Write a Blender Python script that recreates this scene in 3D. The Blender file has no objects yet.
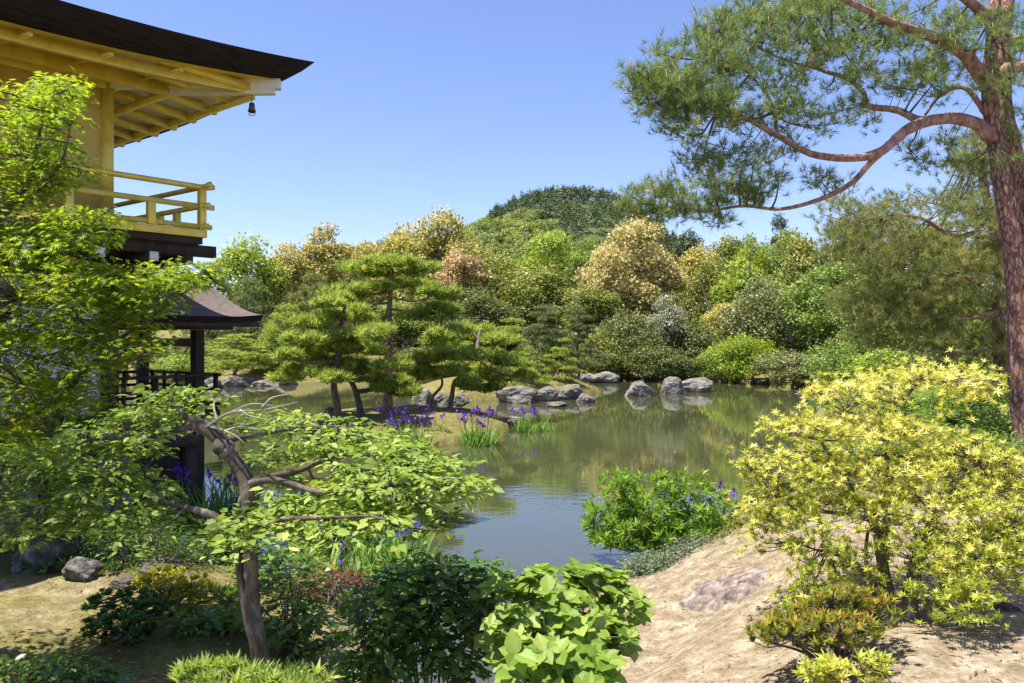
import bpy, bmesh, math, random
import numpy as np
from mathutils import Vector, Matrix, noise

R = math.radians
SC = bpy.context.scene
COL = SC.collection
rng = np.random.default_rng(7)
random.seed(7)

# ------------------------------------------------------------------ camera, sky, sun, exposure
FPX, HOR, CX, CAMZ = 800.0, 335.0, 512.0, 3.0
cam_d = bpy.data.cameras.new('camera'); cam = bpy.data.objects.new('camera', cam_d); COL.objects.link(cam)
cam.location = (0, 0, CAMZ); cam.rotation_euler = (R(90), 0, 0)
cam_d.sensor_width = 36; cam_d.lens = FPX * 36 / 1024; cam_d.shift_y = -(341.5 - HOR) / 1024
cam_d.clip_end = 3000; cam_d.clip_start = 0.05
SC.camera = cam

SUN_EL, SUN_AZ = R(68.5), math.atan2(-0.95, -0.3)      # azimuth measured from +Y towards +X
S_DIR = Vector((math.sin(SUN_AZ) * math.cos(SUN_EL), math.cos(SUN_AZ) * math.cos(SUN_EL), math.sin(SUN_EL)))
w = bpy.data.worlds.new('World'); SC.world = w; w.use_nodes = True
nt = w.node_tree
sky = nt.nodes.new('ShaderNodeTexSky'); sky.sky_type = 'NISHITA'; sky.sun_disc = False
sky.sun_elevation = SUN_EL; sky.sun_rotation = SUN_AZ
sky.altitude = 100; sky.air_density = 1.0; sky.dust_density = 0.4; sky.ozone_density = 3.5
bg = nt.nodes['Background']; bg.inputs[1].default_value = 0.098
tintn = nt.nodes.new('ShaderNodeMix'); tintn.data_type = 'RGBA'; tintn.blend_type = 'MULTIPLY'; tintn.inputs[0].default_value = 1
tintn.inputs[7].default_value = (1.0, 0.935, 1.12, 1)
nt.links.new(sky.outputs[0], tintn.inputs[6]); nt.links.new(tintn.outputs[2], bg.inputs[0])
sun_d = bpy.data.lights.new('sun', 'SUN'); sun_d.energy = 5.0; sun_d.angle = R(0.5); sun_d.color = (1, 0.95, 0.86)
sun = bpy.data.objects.new('sun', sun_d); COL.objects.link(sun)
sun.rotation_euler = (-S_DIR).to_track_quat('-Z', 'Y').to_euler(); sun.location = (0, 0, 60)
vs = SC.view_settings
vs.view_transform = 'Standard'; vs.look = 'None'; vs.gamma = 1; vs.exposure = 1.05
SC.cycles.max_bounces = 6; SC.cycles.diffuse_bounces = 3; SC.cycles.glossy_bounces = 3
SC.cycles.transmission_bounces = 4; SC.cycles.transparent_max_bounces = 6
SC.cycles.sample_clamp_indirect = 4

def at(px, py, Y):
    """world point that stands Y metres ahead on the line of a picture position"""
    return np.array([(px - CX) / FPX * Y, Y, CAMZ + (HOR - py) / FPX * Y])

# ------------------------------------------------------------------ mesh building
def unit(a):
    return a / np.maximum(np.linalg.norm(a, axis=-1, keepdims=True), 1e-9)

class MB:
    """collects geometry and links it as ONE mesh object"""
    def __init__(s): s.v = []; s.f = []; s.t = []; s.n = 0
    def add(s, V, faces, tint=0.5):
        V = np.asarray(V, float).reshape(-1, 3)
        for fa in faces:
            s.f.append(np.asarray(fa, np.int64) + s.n)
        s.v.append(V); t = np.empty(len(V)); t[:] = tint; s.t.append(t); s.n += len(V)
        return s
    def leaves(s, tm, P, D, N, S, tint):
        T, F = tm
        P = np.asarray(P, float); D = unit(np.asarray(D, float)); N = np.asarray(N, float)
        N = unit(N - (N * D).sum(-1, keepdims=True) * D); X = np.cross(D, N)
        S = np.broadcast_to(np.asarray(S, float), (len(P),))[:, None, None]
        V = P[:, None] + S * (T[None, :, 0:1] * X[:, None] + T[None, :, 1:2] * D[:, None] + T[None, :, 2:3] * N[:, None])
        k = len(T); off = (np.arange(len(P)) * k)[:, None, None]
        fs = [(fa[None] + off).reshape(-1, fa.shape[1]) for fa in F]
        tt = np.repeat(np.broadcast_to(np.asarray(tint, float), (len(P),)), k)
        return s.add(V.reshape(-1, 3), fs, tt)
    def tube(s, pts, rad, seg=8, cap=True, wob=0.0, tint=0.5):
        P = np.asarray(pts, float); n = len(P)
        r = np.broadcast_to(np.asarray(rad, float), (n,))
        tan = unit(np.gradient(P, axis=0))
        ref = np.array([0.0, 0, 1]) if abs(tan[0][2]) < 0.9 else np.array([1.0, 0, 0])
        a = unit(np.cross(tan[0], ref)); A = [a]
        for i in range(1, n):
            a = a - (a @ tan[i]) * tan[i]; a = a / max(np.linalg.norm(a), 1e-9); A.append(a)
        A = np.array(A); B = np.cross(tan, A)
        th = np.linspace(0, 2 * np.pi, seg, endpoint=False)
        rr = r[:, None] * (1 + wob * rng.normal(size=(n, seg)))
        V = P[:, None] + rr[..., None] * (np.cos(th)[None, :, None] * A[:, None] + np.sin(th)[None, :, None] * B[:, None])
        i = np.arange(n - 1)[:, None] * seg; j = np.arange(seg)[None]; j2 = (j + 1) % seg
        F = np.stack([i + j, i + j2, i + seg + j2, i + seg + j], -1).reshape(-1, 4)
        fs = [F]
        if cap: fs += [np.arange(seg)[None, ::-1], (np.arange(seg) + (n - 1) * seg)[None]]
        return s.add(V.reshape(-1, 3), fs, tint)
    def box(s, lo, hi):
        (x0, y0, z0), (x1, y1, z1) = lo, hi
        V = [(x0,y0,z0),(x1,y0,z0),(x1,y1,z0),(x0,y1,z0),(x0,y0,z1),(x1,y0,z1),(x1,y1,z1),(x0,y1,z1)]
        return s.add(V, [np.array([(0,3,2,1),(4,5,6,7),(0,1,5,4),(1,2,6,5),(2,3,7,6),(3,0,4,7)])])
    def bar(s, p, q, wd, ht):
        """square section bar from p to q, its height kept upright"""
        p = np.array(p, float); q = np.array(q, float); d = unit(q - p)
        sd = unit(np.cross(d, [0, 0, 1.0])) if abs(d[2]) < 0.95 else np.array([1.0, 0, 0])
        up = np.cross(sd, d); V = []
        for c in (p, q):
            for a, b in ((-1,-1),(1,-1),(1,1),(-1,1)): V.append(c + sd * a * wd / 2 + up * b * ht / 2)
        return s.add(V, [np.array([(0,3,2,1),(4,5,6,7),(0,1,5,4),(1,2,6,5),(2,3,7,6),(3,0,4,7)])])
    def sweep(s, pts, wd, ht):
        """one rectangular beam bent along pts"""
        P = np.asarray(pts, float); t = unit(np.gradient(P, axis=0)); sd = unit(np.cross(t, [0, 0, 1.0])); up = np.cross(sd, t)
        G = np.stack([P + sd * a * wd / 2 + up * b * ht / 2 for a, b in ((-1, -1), (1, -1), (1, 1), (-1, 1), (-1, -1))], 1); return s.grid(G)
    def grid(s, G):
        """G (m,n,3) surface"""
        m, n, _ = G.shape; i = np.arange(m - 1)[:, None] * n; j = np.arange(n - 1)[None]
        F = np.stack([i + j, i + j + 1, i + n + j + 1, i + n + j], -1).reshape(-1, 4)
        return s.add(G.reshape(-1, 3), [F])
    def build(s, name, mat, parent=None, smooth=False, bevel=0):
        me = bpy.data.meshes.new(name)
        V = np.concatenate(s.v); me.vertices.add(len(V)); me.vertices.foreach_set('co', V.ravel().astype(np.float32))
        loops = np.concatenate([f.ravel() for f in s.f]); tot = np.concatenate([np.full(len(f), f.shape[1]) for f in s.f])
        st = np.concatenate([[0], np.cumsum(tot)[:-1]])
        me.loops.add(len(loops)); me.loops.foreach_set('vertex_index', loops.astype(np.int32))
        me.polygons.add(len(tot)); me.polygons.foreach_set('loop_start', st.astype(np.int32))
        if smooth: me.polygons.foreach_set('use_smooth', np.ones(len(tot), bool))
        me.update(calc_edges=True)
        a = me.attributes.new('tint', 'FLOAT', 'POINT'); a.data.foreach_set('value', np.concatenate(s.t).astype(np.float32))
        me.materials.append(mat)
        o = bpy.data.objects.new(name, me); COL.objects.link(o)
        if parent: o.parent = parent
        if bevel:
            b = o.modifiers.new('bevel', 'BEVEL'); b.width = bevel; b.segments = 2; b.limit_method = 'ANGLE'
        return o

def tag(o, label, cat, group=None, kind=None):
    o['label'] = label; o['category'] = cat
    if group: o['group'] = group
    if kind: o['kind'] = kind
    return o
def thing(name, label, cat, loc=(0, 0, 0), rz=0, group=None):
    o = bpy.data.objects.new(name, None); COL.objects.link(o); o.location = loc; o.rotation_euler = (0, 0, rz)
    o.empty_display_size = 0.2
    return tag(o, label, cat, group)
def copy_tree(o, parent=None):
    kids = list(o.children)
    c = o.copy(); COL.objects.link(c); c.parent = parent
    for k in kids: copy_tree(k, c)
    return c

# ------------------------------------------------------------------ materials
def node(t, kind, **kw):
    n = t.nodes.new(kind)
    for k, v in kw.items(): setattr(n, k, v)
    return n
def ramp(t, stops, interp='LINEAR'):
    n = t.nodes.new('ShaderNodeValToRGB'); e = n.color_ramp.elements; n.color_ramp.interpolation = interp
    while len(e) < len(stops): e.new(0.5)
    for x, (p, c) in zip(e, stops): x.position = p; x.color = (*c, 1)
    return n
def newmat(name):
    m = bpy.data.materials.new(name); m.use_nodes = True; t = m.node_tree
    return m, t, t.nodes['Principled BSDF'], t.nodes['Material Output']
def leaf_mat(name, stops, transl=0.4, rough=0.5, spec=0.35, tcol=1.25):
    m, t, b, out = newmat(name)
    a = node(t, 'ShaderNodeAttribute', attribute_name='tint'); r = ramp(t, stops)
    t.links.new(a.outputs['Fac'], r.inputs[0]); t.links.new(r.outputs[0], b.inputs['Base Color'])
    b.inputs['Roughness'].default_value = rough; b.inputs['Specular IOR Level'].default_value = spec
    tr = node(t, 'ShaderNodeBsdfTranslucent'); g = node(t, 'ShaderNodeMix', data_type='RGBA', blend_type='MULTIPLY')
    g.inputs[0].default_value = 1; g.inputs[7].default_value = (tcol * 1.05, tcol * 1.1, tcol * 0.6, 1)
    t.links.new(r.outputs[0], g.inputs[6]); t.links.new(g.outputs[2], tr.inputs[0])
    mx = node(t, 'ShaderNodeMixShader'); mx.inputs[0].default_value = transl
    t.links.new(b.outputs[0], mx.inputs[1]); t.links.new(tr.outputs[0], mx.inputs[2]); t.links.new(mx.outputs[0], out.inputs[0])
    return m
def bump(t, b, height_socket, strength, dist):
    n = node(t, 'ShaderNodeBump'); n.inputs['Strength'].default_value = strength; n.inputs['Distance'].default_value = dist
    t.links.new(height_socket, n.inputs['Height']); t.links.new(n.outputs[0], b.inputs['Normal'])
def noisy(name, stops, scale, stretch=(1, 1, 1), rough=0.8, bstr=0.5, bdist=0.02, spec=0.25, metal=0.0, detail=6, space='Object'):
    m, t, b, out = newmat(name)
    tc = node(t, 'ShaderNodeTexCoord'); mp = node(t, 'ShaderNodeMapping'); mp.inputs['Scale'].default_value = stretch
    nz = node(t, 'ShaderNodeTexNoise'); nz.inputs['Scale'].default_value = scale; nz.inputs['Detail'].default_value = detail
    nz.inputs['Roughness'].default_value = 0.65
    t.links.new(tc.outputs[space], mp.inputs[0]); t.links.new(mp.outputs[0], nz.inputs['Vector'])
    r = ramp(t, stops); t.links.new(nz.outputs[0], r.inputs[0]); t.links.new(r.outputs[0], b.inputs['Base Color'])
    b.inputs['Roughness'].default_value = rough; b.inputs['Specular IOR Level'].default_value = spec; b.inputs['Metallic'].default_value = metal
    if bstr: bump(t, b, nz.outputs[0], bstr, bdist)
    return m

M = {}
M['gold'] = noisy('gold_leaf', [(0.35, (0.70, 0.50, 0.06)), (0.5, (0.79, 0.60, 0.10)), (0.65, (0.85, 0.68, 0.15))], 5, rough=0.42, bstr=0.06, bdist=0.01, metal=0.28, spec=0.5)
M['goldwall'] = noisy('gold_wall', [(0.35, (0.74, 0.54, 0.12)), (0.5, (0.80, 0.61, 0.16)), (0.65, (0.85, 0.68, 0.22))], 4, rough=0.5, bstr=0.05, bdist=0.01, metal=0.2, spec=0.4)
M['goldpale'] = noisy('pale_gold_sky_tint', [(0.3, (0.76, 0.66, 0.46)), (0.7, (0.84, 0.76, 0.58))], 2, stretch=(1, 8, 1), rough=0.4, bstr=0.06, bdist=0.01, metal=0.0, spec=0.5)  # paleness puts the sky's reflection on gold into the base colour
M['bark_roof'] = noisy('cypress_bark', [(0.25, (0.055, 0.042, 0.035)), (0.75, (0.21, 0.165, 0.145))], 9, stretch=(1, 1, 6), rough=0.9, bstr=0.8, bdist=0.03)
M['bark_edge'] = noisy('cypress_bark_edge', [(0.35, (0.008, 0.006, 0.006)), (0.65, (0.04, 0.028, 0.025))], 3, stretch=(1, 1, 22), rough=0.9, bstr=0.8, bdist=0.02)
M['darkwood'] = noisy('dark_timber', [(0.3, (0.028, 0.020, 0.015)), (0.7, (0.075, 0.05, 0.036))], 5, stretch=(1, 1, 0.3), rough=0.75, bstr=0.3, bdist=0.01)
M['white'] = noisy('white_plaster', [(0.3, (0.72, 0.71, 0.69)), (0.7, (0.8, 0.8, 0.78))], 2, rough=0.9, bstr=0.1)
M['bronze'] = noisy('bronze', [(0.3, (0.08, 0.07, 0.045)), (0.7, (0.17, 0.15, 0.1))], 20, rough=0.5, metal=0.7, bstr=0.1)
M['lantern'] = noisy('granite', [(0.3, (0.28, 0.27, 0.25)), (0.7, (0.48, 0.46, 0.43))], 14, rough=0.9)
M['bark_red_plain'] = noisy('red_pine_bark', [(0.3, (0.035, 0.022, 0.018)), (0.48, (0.15, 0.085, 0.065)), (0.7, (0.34, 0.22, 0.175))], 7, stretch=(1, 1, 0.35), rough=0.9, bstr=1, bdist=0.05)
M['bark_grey'] = noisy('grey_bark', [(0.3, (0.05, 0.042, 0.034)), (0.72, (0.18, 0.15, 0.12))], 14, stretch=(1, 1, 0.3), rough=0.9, bstr=0.9, bdist=0.02)
M['bark_pale'] = noisy('pale_weathered_bark', [(0.3, (0.04, 0.03, 0.022)), (0.52, (0.115, 0.088, 0.065)), (0.72, (0.3, 0.25, 0.2))], 12, stretch=(1, 1, 0.4), rough=0.9, bstr=0.9, bdist=0.02)
M['deadwood'] = noisy('bleached_deadwood', [(0.3, (0.16, 0.135, 0.115)), (0.72, (0.42, 0.38, 0.34))], 9, rough=0.9, bstr=0.6)
M['stem'] = noisy('green_stem', [(0.3, (0.06, 0.09, 0.03)), (0.7, (0.12, 0.15, 0.05))], 9, rough=0.7, bstr=0)

def plated_bark(name, stops, crack, sc):
    m, t, b, out = newmat(name); tc = node(t, 'ShaderNodeTexCoord'); mp = node(t, 'ShaderNodeMapping'); mp.inputs['Scale'].default_value = (1, 1, .38); t.links.new(tc.outputs['Object'], mp.inputs[0])
    n0 = node(t, 'ShaderNodeTexNoise'); n0.inputs['Scale'].default_value = sc * .9; n0.inputs['Detail'].default_value = 8; n0.inputs['Roughness'].default_value = .7; t.links.new(mp.outputs[0], n0.inputs['Vector'])
    av = node(t, 'ShaderNodeMix', data_type='VECTOR'); av.inputs[0].default_value = .12; t.links.new(mp.outputs[0], av.inputs[4]); t.links.new(n0.outputs[1], av.inputs[5])
    v = node(t, 'ShaderNodeTexVoronoi', feature='DISTANCE_TO_EDGE'); v.inputs['Scale'].default_value = sc; t.links.new(av.outputs[1], v.inputs['Vector'])
    r = ramp(t, stops); t.links.new(n0.outputs[0], r.inputs[0]); e = ramp(t, [(0.0, crack), (0.13, (1, 1, 1))]); t.links.new(v.outputs[0], e.inputs[0])
    mm = node(t, 'ShaderNodeMix', data_type='RGBA', blend_type='MULTIPLY'); mm.inputs[0].default_value = 1; t.links.new(r.outputs[0], mm.inputs[6]); t.links.new(e.outputs[0], mm.inputs[7]); t.links.new(mm.outputs[2], b.inputs['Base Color'])
    b.inputs['Roughness'].default_value = .92; b.inputs['Specular IOR Level'].default_value = .2
    ad = node(t, 'ShaderNodeMath', operation='ADD'); t.links.new(e.outputs[0], ad.inputs[0]); t.links.new(n0.outputs[0], ad.inputs[1]); bump(t, b, ad.outputs[0], 1.0, .03); return m
M['bark_red'] = plated_bark('red_pine_bark', [(0.3, (0.19, 0.10, 0.078)), (0.5, (0.40, 0.22, 0.17)), (0.7, (0.56, 0.37, 0.30))], (0.55, 0.47, 0.44), 17)
M['bark_limb'] = noisy('smooth_red_bark', [(0.32, (0.13, 0.07, 0.055)), (0.5, (0.34, 0.185, 0.145)), (0.68, (0.52, 0.34, 0.28))], 11, stretch=(1, 1, .5), rough=.85, bstr=.8, bdist=.02)
LM = {}
def L(k, *stops, **kw): LM[k] = leaf_mat(k + '_leaves', list(stops), **kw)
L('maple', (0, (0.12, 0.195, 0.016)), (0.5, (0.285, 0.385, 0.03)), (0.88, (0.44, 0.48, 0.05)), (0.97, (0.46, 0.25, 0.09)), transl=0.55)
L('canopy', (0, (0.10, 0.175, 0.025)), (0.5, (0.255, 0.355, 0.055)), (1, (0.46, 0.5, 0.13)), transl=0.42)
L('bigleaf', (0, (0.14, 0.23, 0.025)), (0.5, (0.26, 0.36, 0.055)), (1, (0.38, 0.45, 0.1)), transl=0.4)
L('darkleaf', (0, (0.05, 0.105, 0.018)), (0.6, (0.115, 0.21, 0.034)), (1, (0.27, 0.35, 0.075)), transl=0.32, rough=0.34)
L('bush', (0, (0.09, 0.18, 0.016)), (0.6, (0.2, 0.33, 0.03)), (1, (0.4, 0.45, 0.09)), transl=0.4)
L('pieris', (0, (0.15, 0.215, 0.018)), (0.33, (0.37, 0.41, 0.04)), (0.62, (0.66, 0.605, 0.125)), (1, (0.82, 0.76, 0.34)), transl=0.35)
L('redtip', (0, (0.10, 0.16, 0.02)), (0.5, (0.24, 0.26, 0.035)), (0.75, (0.48, 0.36, 0.055)), (1, (0.42, 0.15, 0.045)), transl=0.35)
L('maroon', (0, (0.05, 0.035, 0.02)), (0.5, (0.13, 0.05, 0.03)), (1, (0.34, 0.12, 0.07)), transl=0.35)
L('yellow', (0, (0.2, 0.2, 0.02)), (0.6, (0.46, 0.42, 0.05)), (1, (0.62, 0.56, 0.12)), transl=0.4)
L('greygreen', (0, (0.08, 0.12, 0.06)), (1, (0.24, 0.29, 0.17)), transl=0.25)
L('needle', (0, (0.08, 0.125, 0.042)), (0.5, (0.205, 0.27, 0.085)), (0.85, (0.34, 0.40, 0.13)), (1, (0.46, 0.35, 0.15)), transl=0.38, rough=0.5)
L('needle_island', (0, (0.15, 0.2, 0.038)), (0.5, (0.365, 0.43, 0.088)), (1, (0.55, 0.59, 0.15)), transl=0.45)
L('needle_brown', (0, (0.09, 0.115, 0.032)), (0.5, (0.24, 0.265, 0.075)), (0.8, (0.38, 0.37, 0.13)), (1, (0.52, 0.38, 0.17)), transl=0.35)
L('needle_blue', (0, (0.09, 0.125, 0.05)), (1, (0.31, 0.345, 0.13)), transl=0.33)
L('iris_leaf', (0, (0.08, 0.2, 0.02)), (0.6, (0.15, 0.29, 0.04)), (1, (0.30, 0.38, 0.10)), transl=0.4)
L('petal', (0, (0.075, 0.015, 0.33)), (0.6, (0.13, 0.03, 0.47)), (1, (0.25, 0.09, 0.58)), transl=0.35, tcol=1)
# background crowns: tint rises to 1 on the outermost, youngest or flowering shoots
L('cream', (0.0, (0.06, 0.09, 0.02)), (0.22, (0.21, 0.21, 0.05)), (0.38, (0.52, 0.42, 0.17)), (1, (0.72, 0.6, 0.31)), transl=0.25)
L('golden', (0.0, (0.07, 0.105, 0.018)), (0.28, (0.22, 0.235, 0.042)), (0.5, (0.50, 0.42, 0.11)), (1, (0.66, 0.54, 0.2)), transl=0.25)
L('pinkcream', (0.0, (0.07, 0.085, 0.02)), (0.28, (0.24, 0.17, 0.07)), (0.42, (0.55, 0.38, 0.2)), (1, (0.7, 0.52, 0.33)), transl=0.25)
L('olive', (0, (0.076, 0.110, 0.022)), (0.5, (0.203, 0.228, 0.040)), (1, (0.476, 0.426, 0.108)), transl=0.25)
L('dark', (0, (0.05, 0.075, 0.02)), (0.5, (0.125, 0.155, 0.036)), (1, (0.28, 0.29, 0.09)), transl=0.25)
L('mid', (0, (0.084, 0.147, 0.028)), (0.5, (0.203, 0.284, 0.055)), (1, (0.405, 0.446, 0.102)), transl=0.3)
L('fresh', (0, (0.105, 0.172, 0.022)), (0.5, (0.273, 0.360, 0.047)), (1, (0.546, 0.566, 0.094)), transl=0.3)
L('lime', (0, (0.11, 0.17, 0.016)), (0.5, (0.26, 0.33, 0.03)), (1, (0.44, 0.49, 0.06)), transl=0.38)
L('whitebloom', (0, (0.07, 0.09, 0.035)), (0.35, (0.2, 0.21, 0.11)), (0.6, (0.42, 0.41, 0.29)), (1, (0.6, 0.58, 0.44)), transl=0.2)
L('greybloom', (0, (0.08, 0.105, 0.03)), (0.55, (0.22, 0.235, 0.08)), (0.85, (0.33, 0.32, 0.16)), (1, (0.5, 0.46, 0.33)), transl=0.25)
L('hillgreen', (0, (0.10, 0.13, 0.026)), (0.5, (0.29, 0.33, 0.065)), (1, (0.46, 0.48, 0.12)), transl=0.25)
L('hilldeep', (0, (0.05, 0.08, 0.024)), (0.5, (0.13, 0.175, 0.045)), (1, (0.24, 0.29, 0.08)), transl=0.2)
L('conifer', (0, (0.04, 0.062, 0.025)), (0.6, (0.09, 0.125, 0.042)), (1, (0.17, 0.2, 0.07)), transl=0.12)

def rock_material():
    m, t, b, out = newmat('rock')
    tc = node(t, 'ShaderNodeTexCoord'); n1 = node(t, 'ShaderNodeTexNoise'); n1.inputs['Scale'].default_value = 3.6; n1.inputs['Detail'].default_value = 10
    n1.inputs['Roughness'].default_value = 0.7
    t.links.new(tc.outputs['Object'], n1.inputs['Vector'])
    oi = node(t, 'ShaderNodeObjectInfo'); ad = node(t, 'ShaderNodeVectorMath', operation='ADD')
    t.links.new(tc.outputs['Object'], ad.inputs[0]); t.links.new(oi.outputs['Location'], ad.inputs[1]); t.links.new(ad.outputs[0], n1.inputs['Vector'])
    r = ramp(t, [(0.32, (0.05, 0.044, 0.038)), (0.47, (0.14, 0.125, 0.11)), (0.6, (0.27, 0.245, 0.22)), (0.72, (0.42, 0.37, 0.34))])
    t.links.new(n1.outputs[0], r.inputs[0])
    n2 = node(t, 'ShaderNodeTexNoise'); n2.inputs['Scale'].default_value = 1.1; n2.inputs['Detail'].default_value = 5
    t.links.new(ad.outputs[0], n2.inputs['Vector'])
    g = node(t, 'ShaderNodeNewGeometry'); sp = node(t, 'ShaderNodeSeparateXYZ'); t.links.new(g.outputs['Normal'], sp.inputs[0])
    mu = node(t, 'ShaderNodeMath', operation='MULTIPLY'); t.links.new(n2.outputs[0], mu.inputs[0]); t.links.new(sp.outputs[2], mu.inputs[1])
    mr = ramp(t, [(0.42, (0, 0, 0)), (0.56, (0.8, 0.8, 0.8))]); t.links.new(mu.outputs[0], mr.inputs[0])
    mx = node(t, 'ShaderNodeMix', data_type='RGBA'); mx.inputs[7].default_value = (0.15, 0.13, 0.04, 1)
    t.links.new(mr.outputs[0], mx.inputs[0]); t.links.new(r.outputs[0], mx.inputs[6]); t.links.new(mx.outputs[2], b.inputs['Base Color'])
    b.inputs['Roughness'].default_value = 0.85; b.inputs['Specular IOR Level'].default_value = 0.25
    bump(t, b, n1.outputs[0], 1.0, 0.08)
    return m
M['rock'] = rock_material()
M['outcrop'] = noisy('weathered_outcrop', [(0.32, (0.05, 0.038, 0.03)), (0.5, (0.19, 0.15, 0.125)), (0.66, (0.36, 0.3, 0.26))], 9, rough=.95, bstr=1, bdist=.03)

def ground_material():
    m, t, b, out = newmat('ground')
    g = node(t, 'ShaderNodeNewGeometry')
    def nz(sc, det=6, rough=0.6):
        n = node(t, 'ShaderNodeTexNoise'); n.inputs['Scale'].default_value = sc; n.inputs['Detail'].default_value = det; n.inputs['Roughness'].default_value = rough
        t.links.new(g.outputs['Position'], n.inputs['Vector']); return n
    fine, mid, big = nz(24, 10, 0.85), nz(5.5, 9, 0.78), nz(0.9, 5, 0.65)
    at_ = node(t, 'ShaderNodeAttribute', attribute_name='tint')     # 0 bare sandy earth ... 1 moss
    sand = ramp(t, [(0.3, (0.12, 0.083, 0.046)), (0.48, (0.27, 0.21, 0.135)), (0.62, (0.43, 0.36, 0.26))])
    t.links.new(mid.outputs[0], sand.inputs[0])
    moss = ramp(t, [(0.3, (0.08, 0.078, 0.025)), (0.52, (0.19, 0.165, 0.055)), (0.7, (0.34, 0.265, 0.13))])
    t.links.new(mid.outputs[0], moss.inputs[0])
    s1 = node(t, 'ShaderNodeMath', operation='ADD'); t.links.new(at_.outputs['Fac'], s1.inputs[0]); t.links.new(big.outputs[0], s1.inputs[1])
    f = ramp(t, [(0.85 * 0.5 + 0.3, (0, 0, 0)), (0.5 + 0.42, (1, 1, 1))]); 
    h = node(t, 'ShaderNodeMath', operation='MULTIPLY'); h.inputs[1].default_value = 0.75; t.links.new(s1.outputs[0], h.inputs[0]); t.links.new(h.outputs[0], f.inputs[0])
    mx = node(t, 'ShaderNodeMix', data_type='RGBA'); t.links.new(f.outputs[0], mx.inputs[0]); t.links.new(sand.outputs[0], mx.inputs[6]); t.links.new(moss.outputs[0], mx.inputs[7])
    sp = ramp(t, [(0.38, (0.3, 0.26, 0.22)), (0.46, (0.95, 0.94, 0.93)), (0.56, (1.05, 1.05, 1.05)), (0.64, (1.5, 1.5, 1.5))]); t.links.new(fine.outputs[0], sp.inputs[0])
    mm = node(t, 'ShaderNodeMix', data_type='RGBA', blend_type='MULTIPLY'); mm.inputs[0].default_value = 0.8
    t.links.new(mx.outputs[2], mm.inputs[6]); t.links.new(sp.outputs[0], mm.inputs[7]); t.links.new(mm.outputs[2], b.inputs['Base Color'])
    b.inputs['Roughness'].default_value = 0.95; b.inputs['Specular IOR Level'].default_value = 0.1
    sm = node(t, 'ShaderNodeMath', operation='ADD'); t.links.new(fine.outputs[0], sm.inputs[0]); t.links.new(mid.outputs[0], sm.inputs[1])
    bump(t, b, sm.outputs[0], 0.6, 0.03)
    return m
M['ground'] = ground_material()

def water_material():
    m, t, b, out = newmat('water')
    g = node(t, 'ShaderNodeNewGeometry'); mp = node(t, 'ShaderNodeMapping'); mp.inputs['Scale'].default_value = (1, 1.6, 1)
    t.links.new(g.outputs['Position'], mp.inputs[0])
    n1 = node(t, 'ShaderNodeTexNoise'); n1.inputs['Scale'].default_value = 2.6; n1.inputs['Detail'].default_value = 3; t.links.new(mp.outputs[0], n1.inputs['Vector'])
    n2 = node(t, 'ShaderNodeTexNoise'); n2.inputs['Scale'].default_value = 0.12; n2.inputs['Detail'].default_value = 2; t.links.new(g.outputs['Position'], n2.inputs['Vector'])
    r = ramp(t, [(0.4, (0.15, 0.15, 0.15)), (0.62, (1, 1, 1))]); t.links.new(n2.outputs[0], r.inputs[0])
    mu = node(t, 'ShaderNodeMath', operation='MULTIPLY'); t.links.new(n1.outputs[0], mu.inputs[0]); t.links.new(r.outputs[0], mu.inputs[1])
    bump(t, b, mu.outputs[0], 0.13, 0.03)
    b.inputs['Base Color'].default_value = (0.055, 0.06, 0.026, 1); b.inputs['Roughness'].default_value = 0.02
    b.inputs['IOR'].default_value = 1.5; b.inputs['Specular IOR Level'].default_value = 1.0
    return m
M['water'] = water_material()

# ------------------------------------------------------------------ terrain
POND = np.array([(-9, 10.6), (-5.2, 10.4), (-3.2, 9.8), (-1.95, 9.2), (-1.5, 8), (-1.05, 6.3), (-.2, 5.7), (.35, 6.3), (.6, 7.6), (1.0, 9.3), (2.0, 11.0),
    (4.2, 13.8), (6.5, 18.5), (10, 27), (14.5, 37), (19.5, 46), (15, 52), (8, 57), (0, 60), (-8, 56), (-13.5, 49.5), (-17, 50.5), (-25, 60), (-45, 60), (-50, 20), (-22, 11)], float)
ISL1 = np.array([(-7.2, 24.5), (-4.4, 22.6), (-2.2, 21.7), (-0.6, 22.6), (0.1, 25.5), (-.6, 28.2), (-2.8, 29.8), (-5.2, 29.5), (-7.2, 27.5)], float)
ISL2 = np.array([(-4.6, 37), (-2.4, 36), (0.5, 38.2), (3.2, 39), (4.9, 42), (4.5, 46), (1, 48.5), (-3, 47), (-5.5, 42)], float)
def sdist(poly, x, y):
    p = np.stack([x, y], -1)[..., None, :]
    a = poly; b = np.roll(poly, -1, 0); ab = b - a
    tt = np.clip(((p - a) * ab).sum(-1) / (ab * ab).sum(-1), 0, 1)
    d = np.linalg.norm(p - (a + tt[..., None] * ab), axis=-1).min(-1)
    px, py = x[..., None], y[..., None]
    cond = ((a[:, 1] > py) != (b[:, 1] > py)) & (px < (b[:, 0] - a[:, 0]) * (py - a[:, 1]) / (b[:, 1] - a[:, 1] + 1e-12) + a[:, 0])
    ins = cond.sum(-1) % 2 == 1
    return np.where(ins, -d, d)
def sst(a, b, x):
    t = np.clip((x - a) / (b - a), 0, 1); return t * t * (3 - 2 * t)
def wob(x, y, s): return np.sin(x * s + 1.3) * np.cos(y * s * 1.27 + .4) + .5 * np.sin(x * s * 2.3 - y * s * 1.9)
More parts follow.
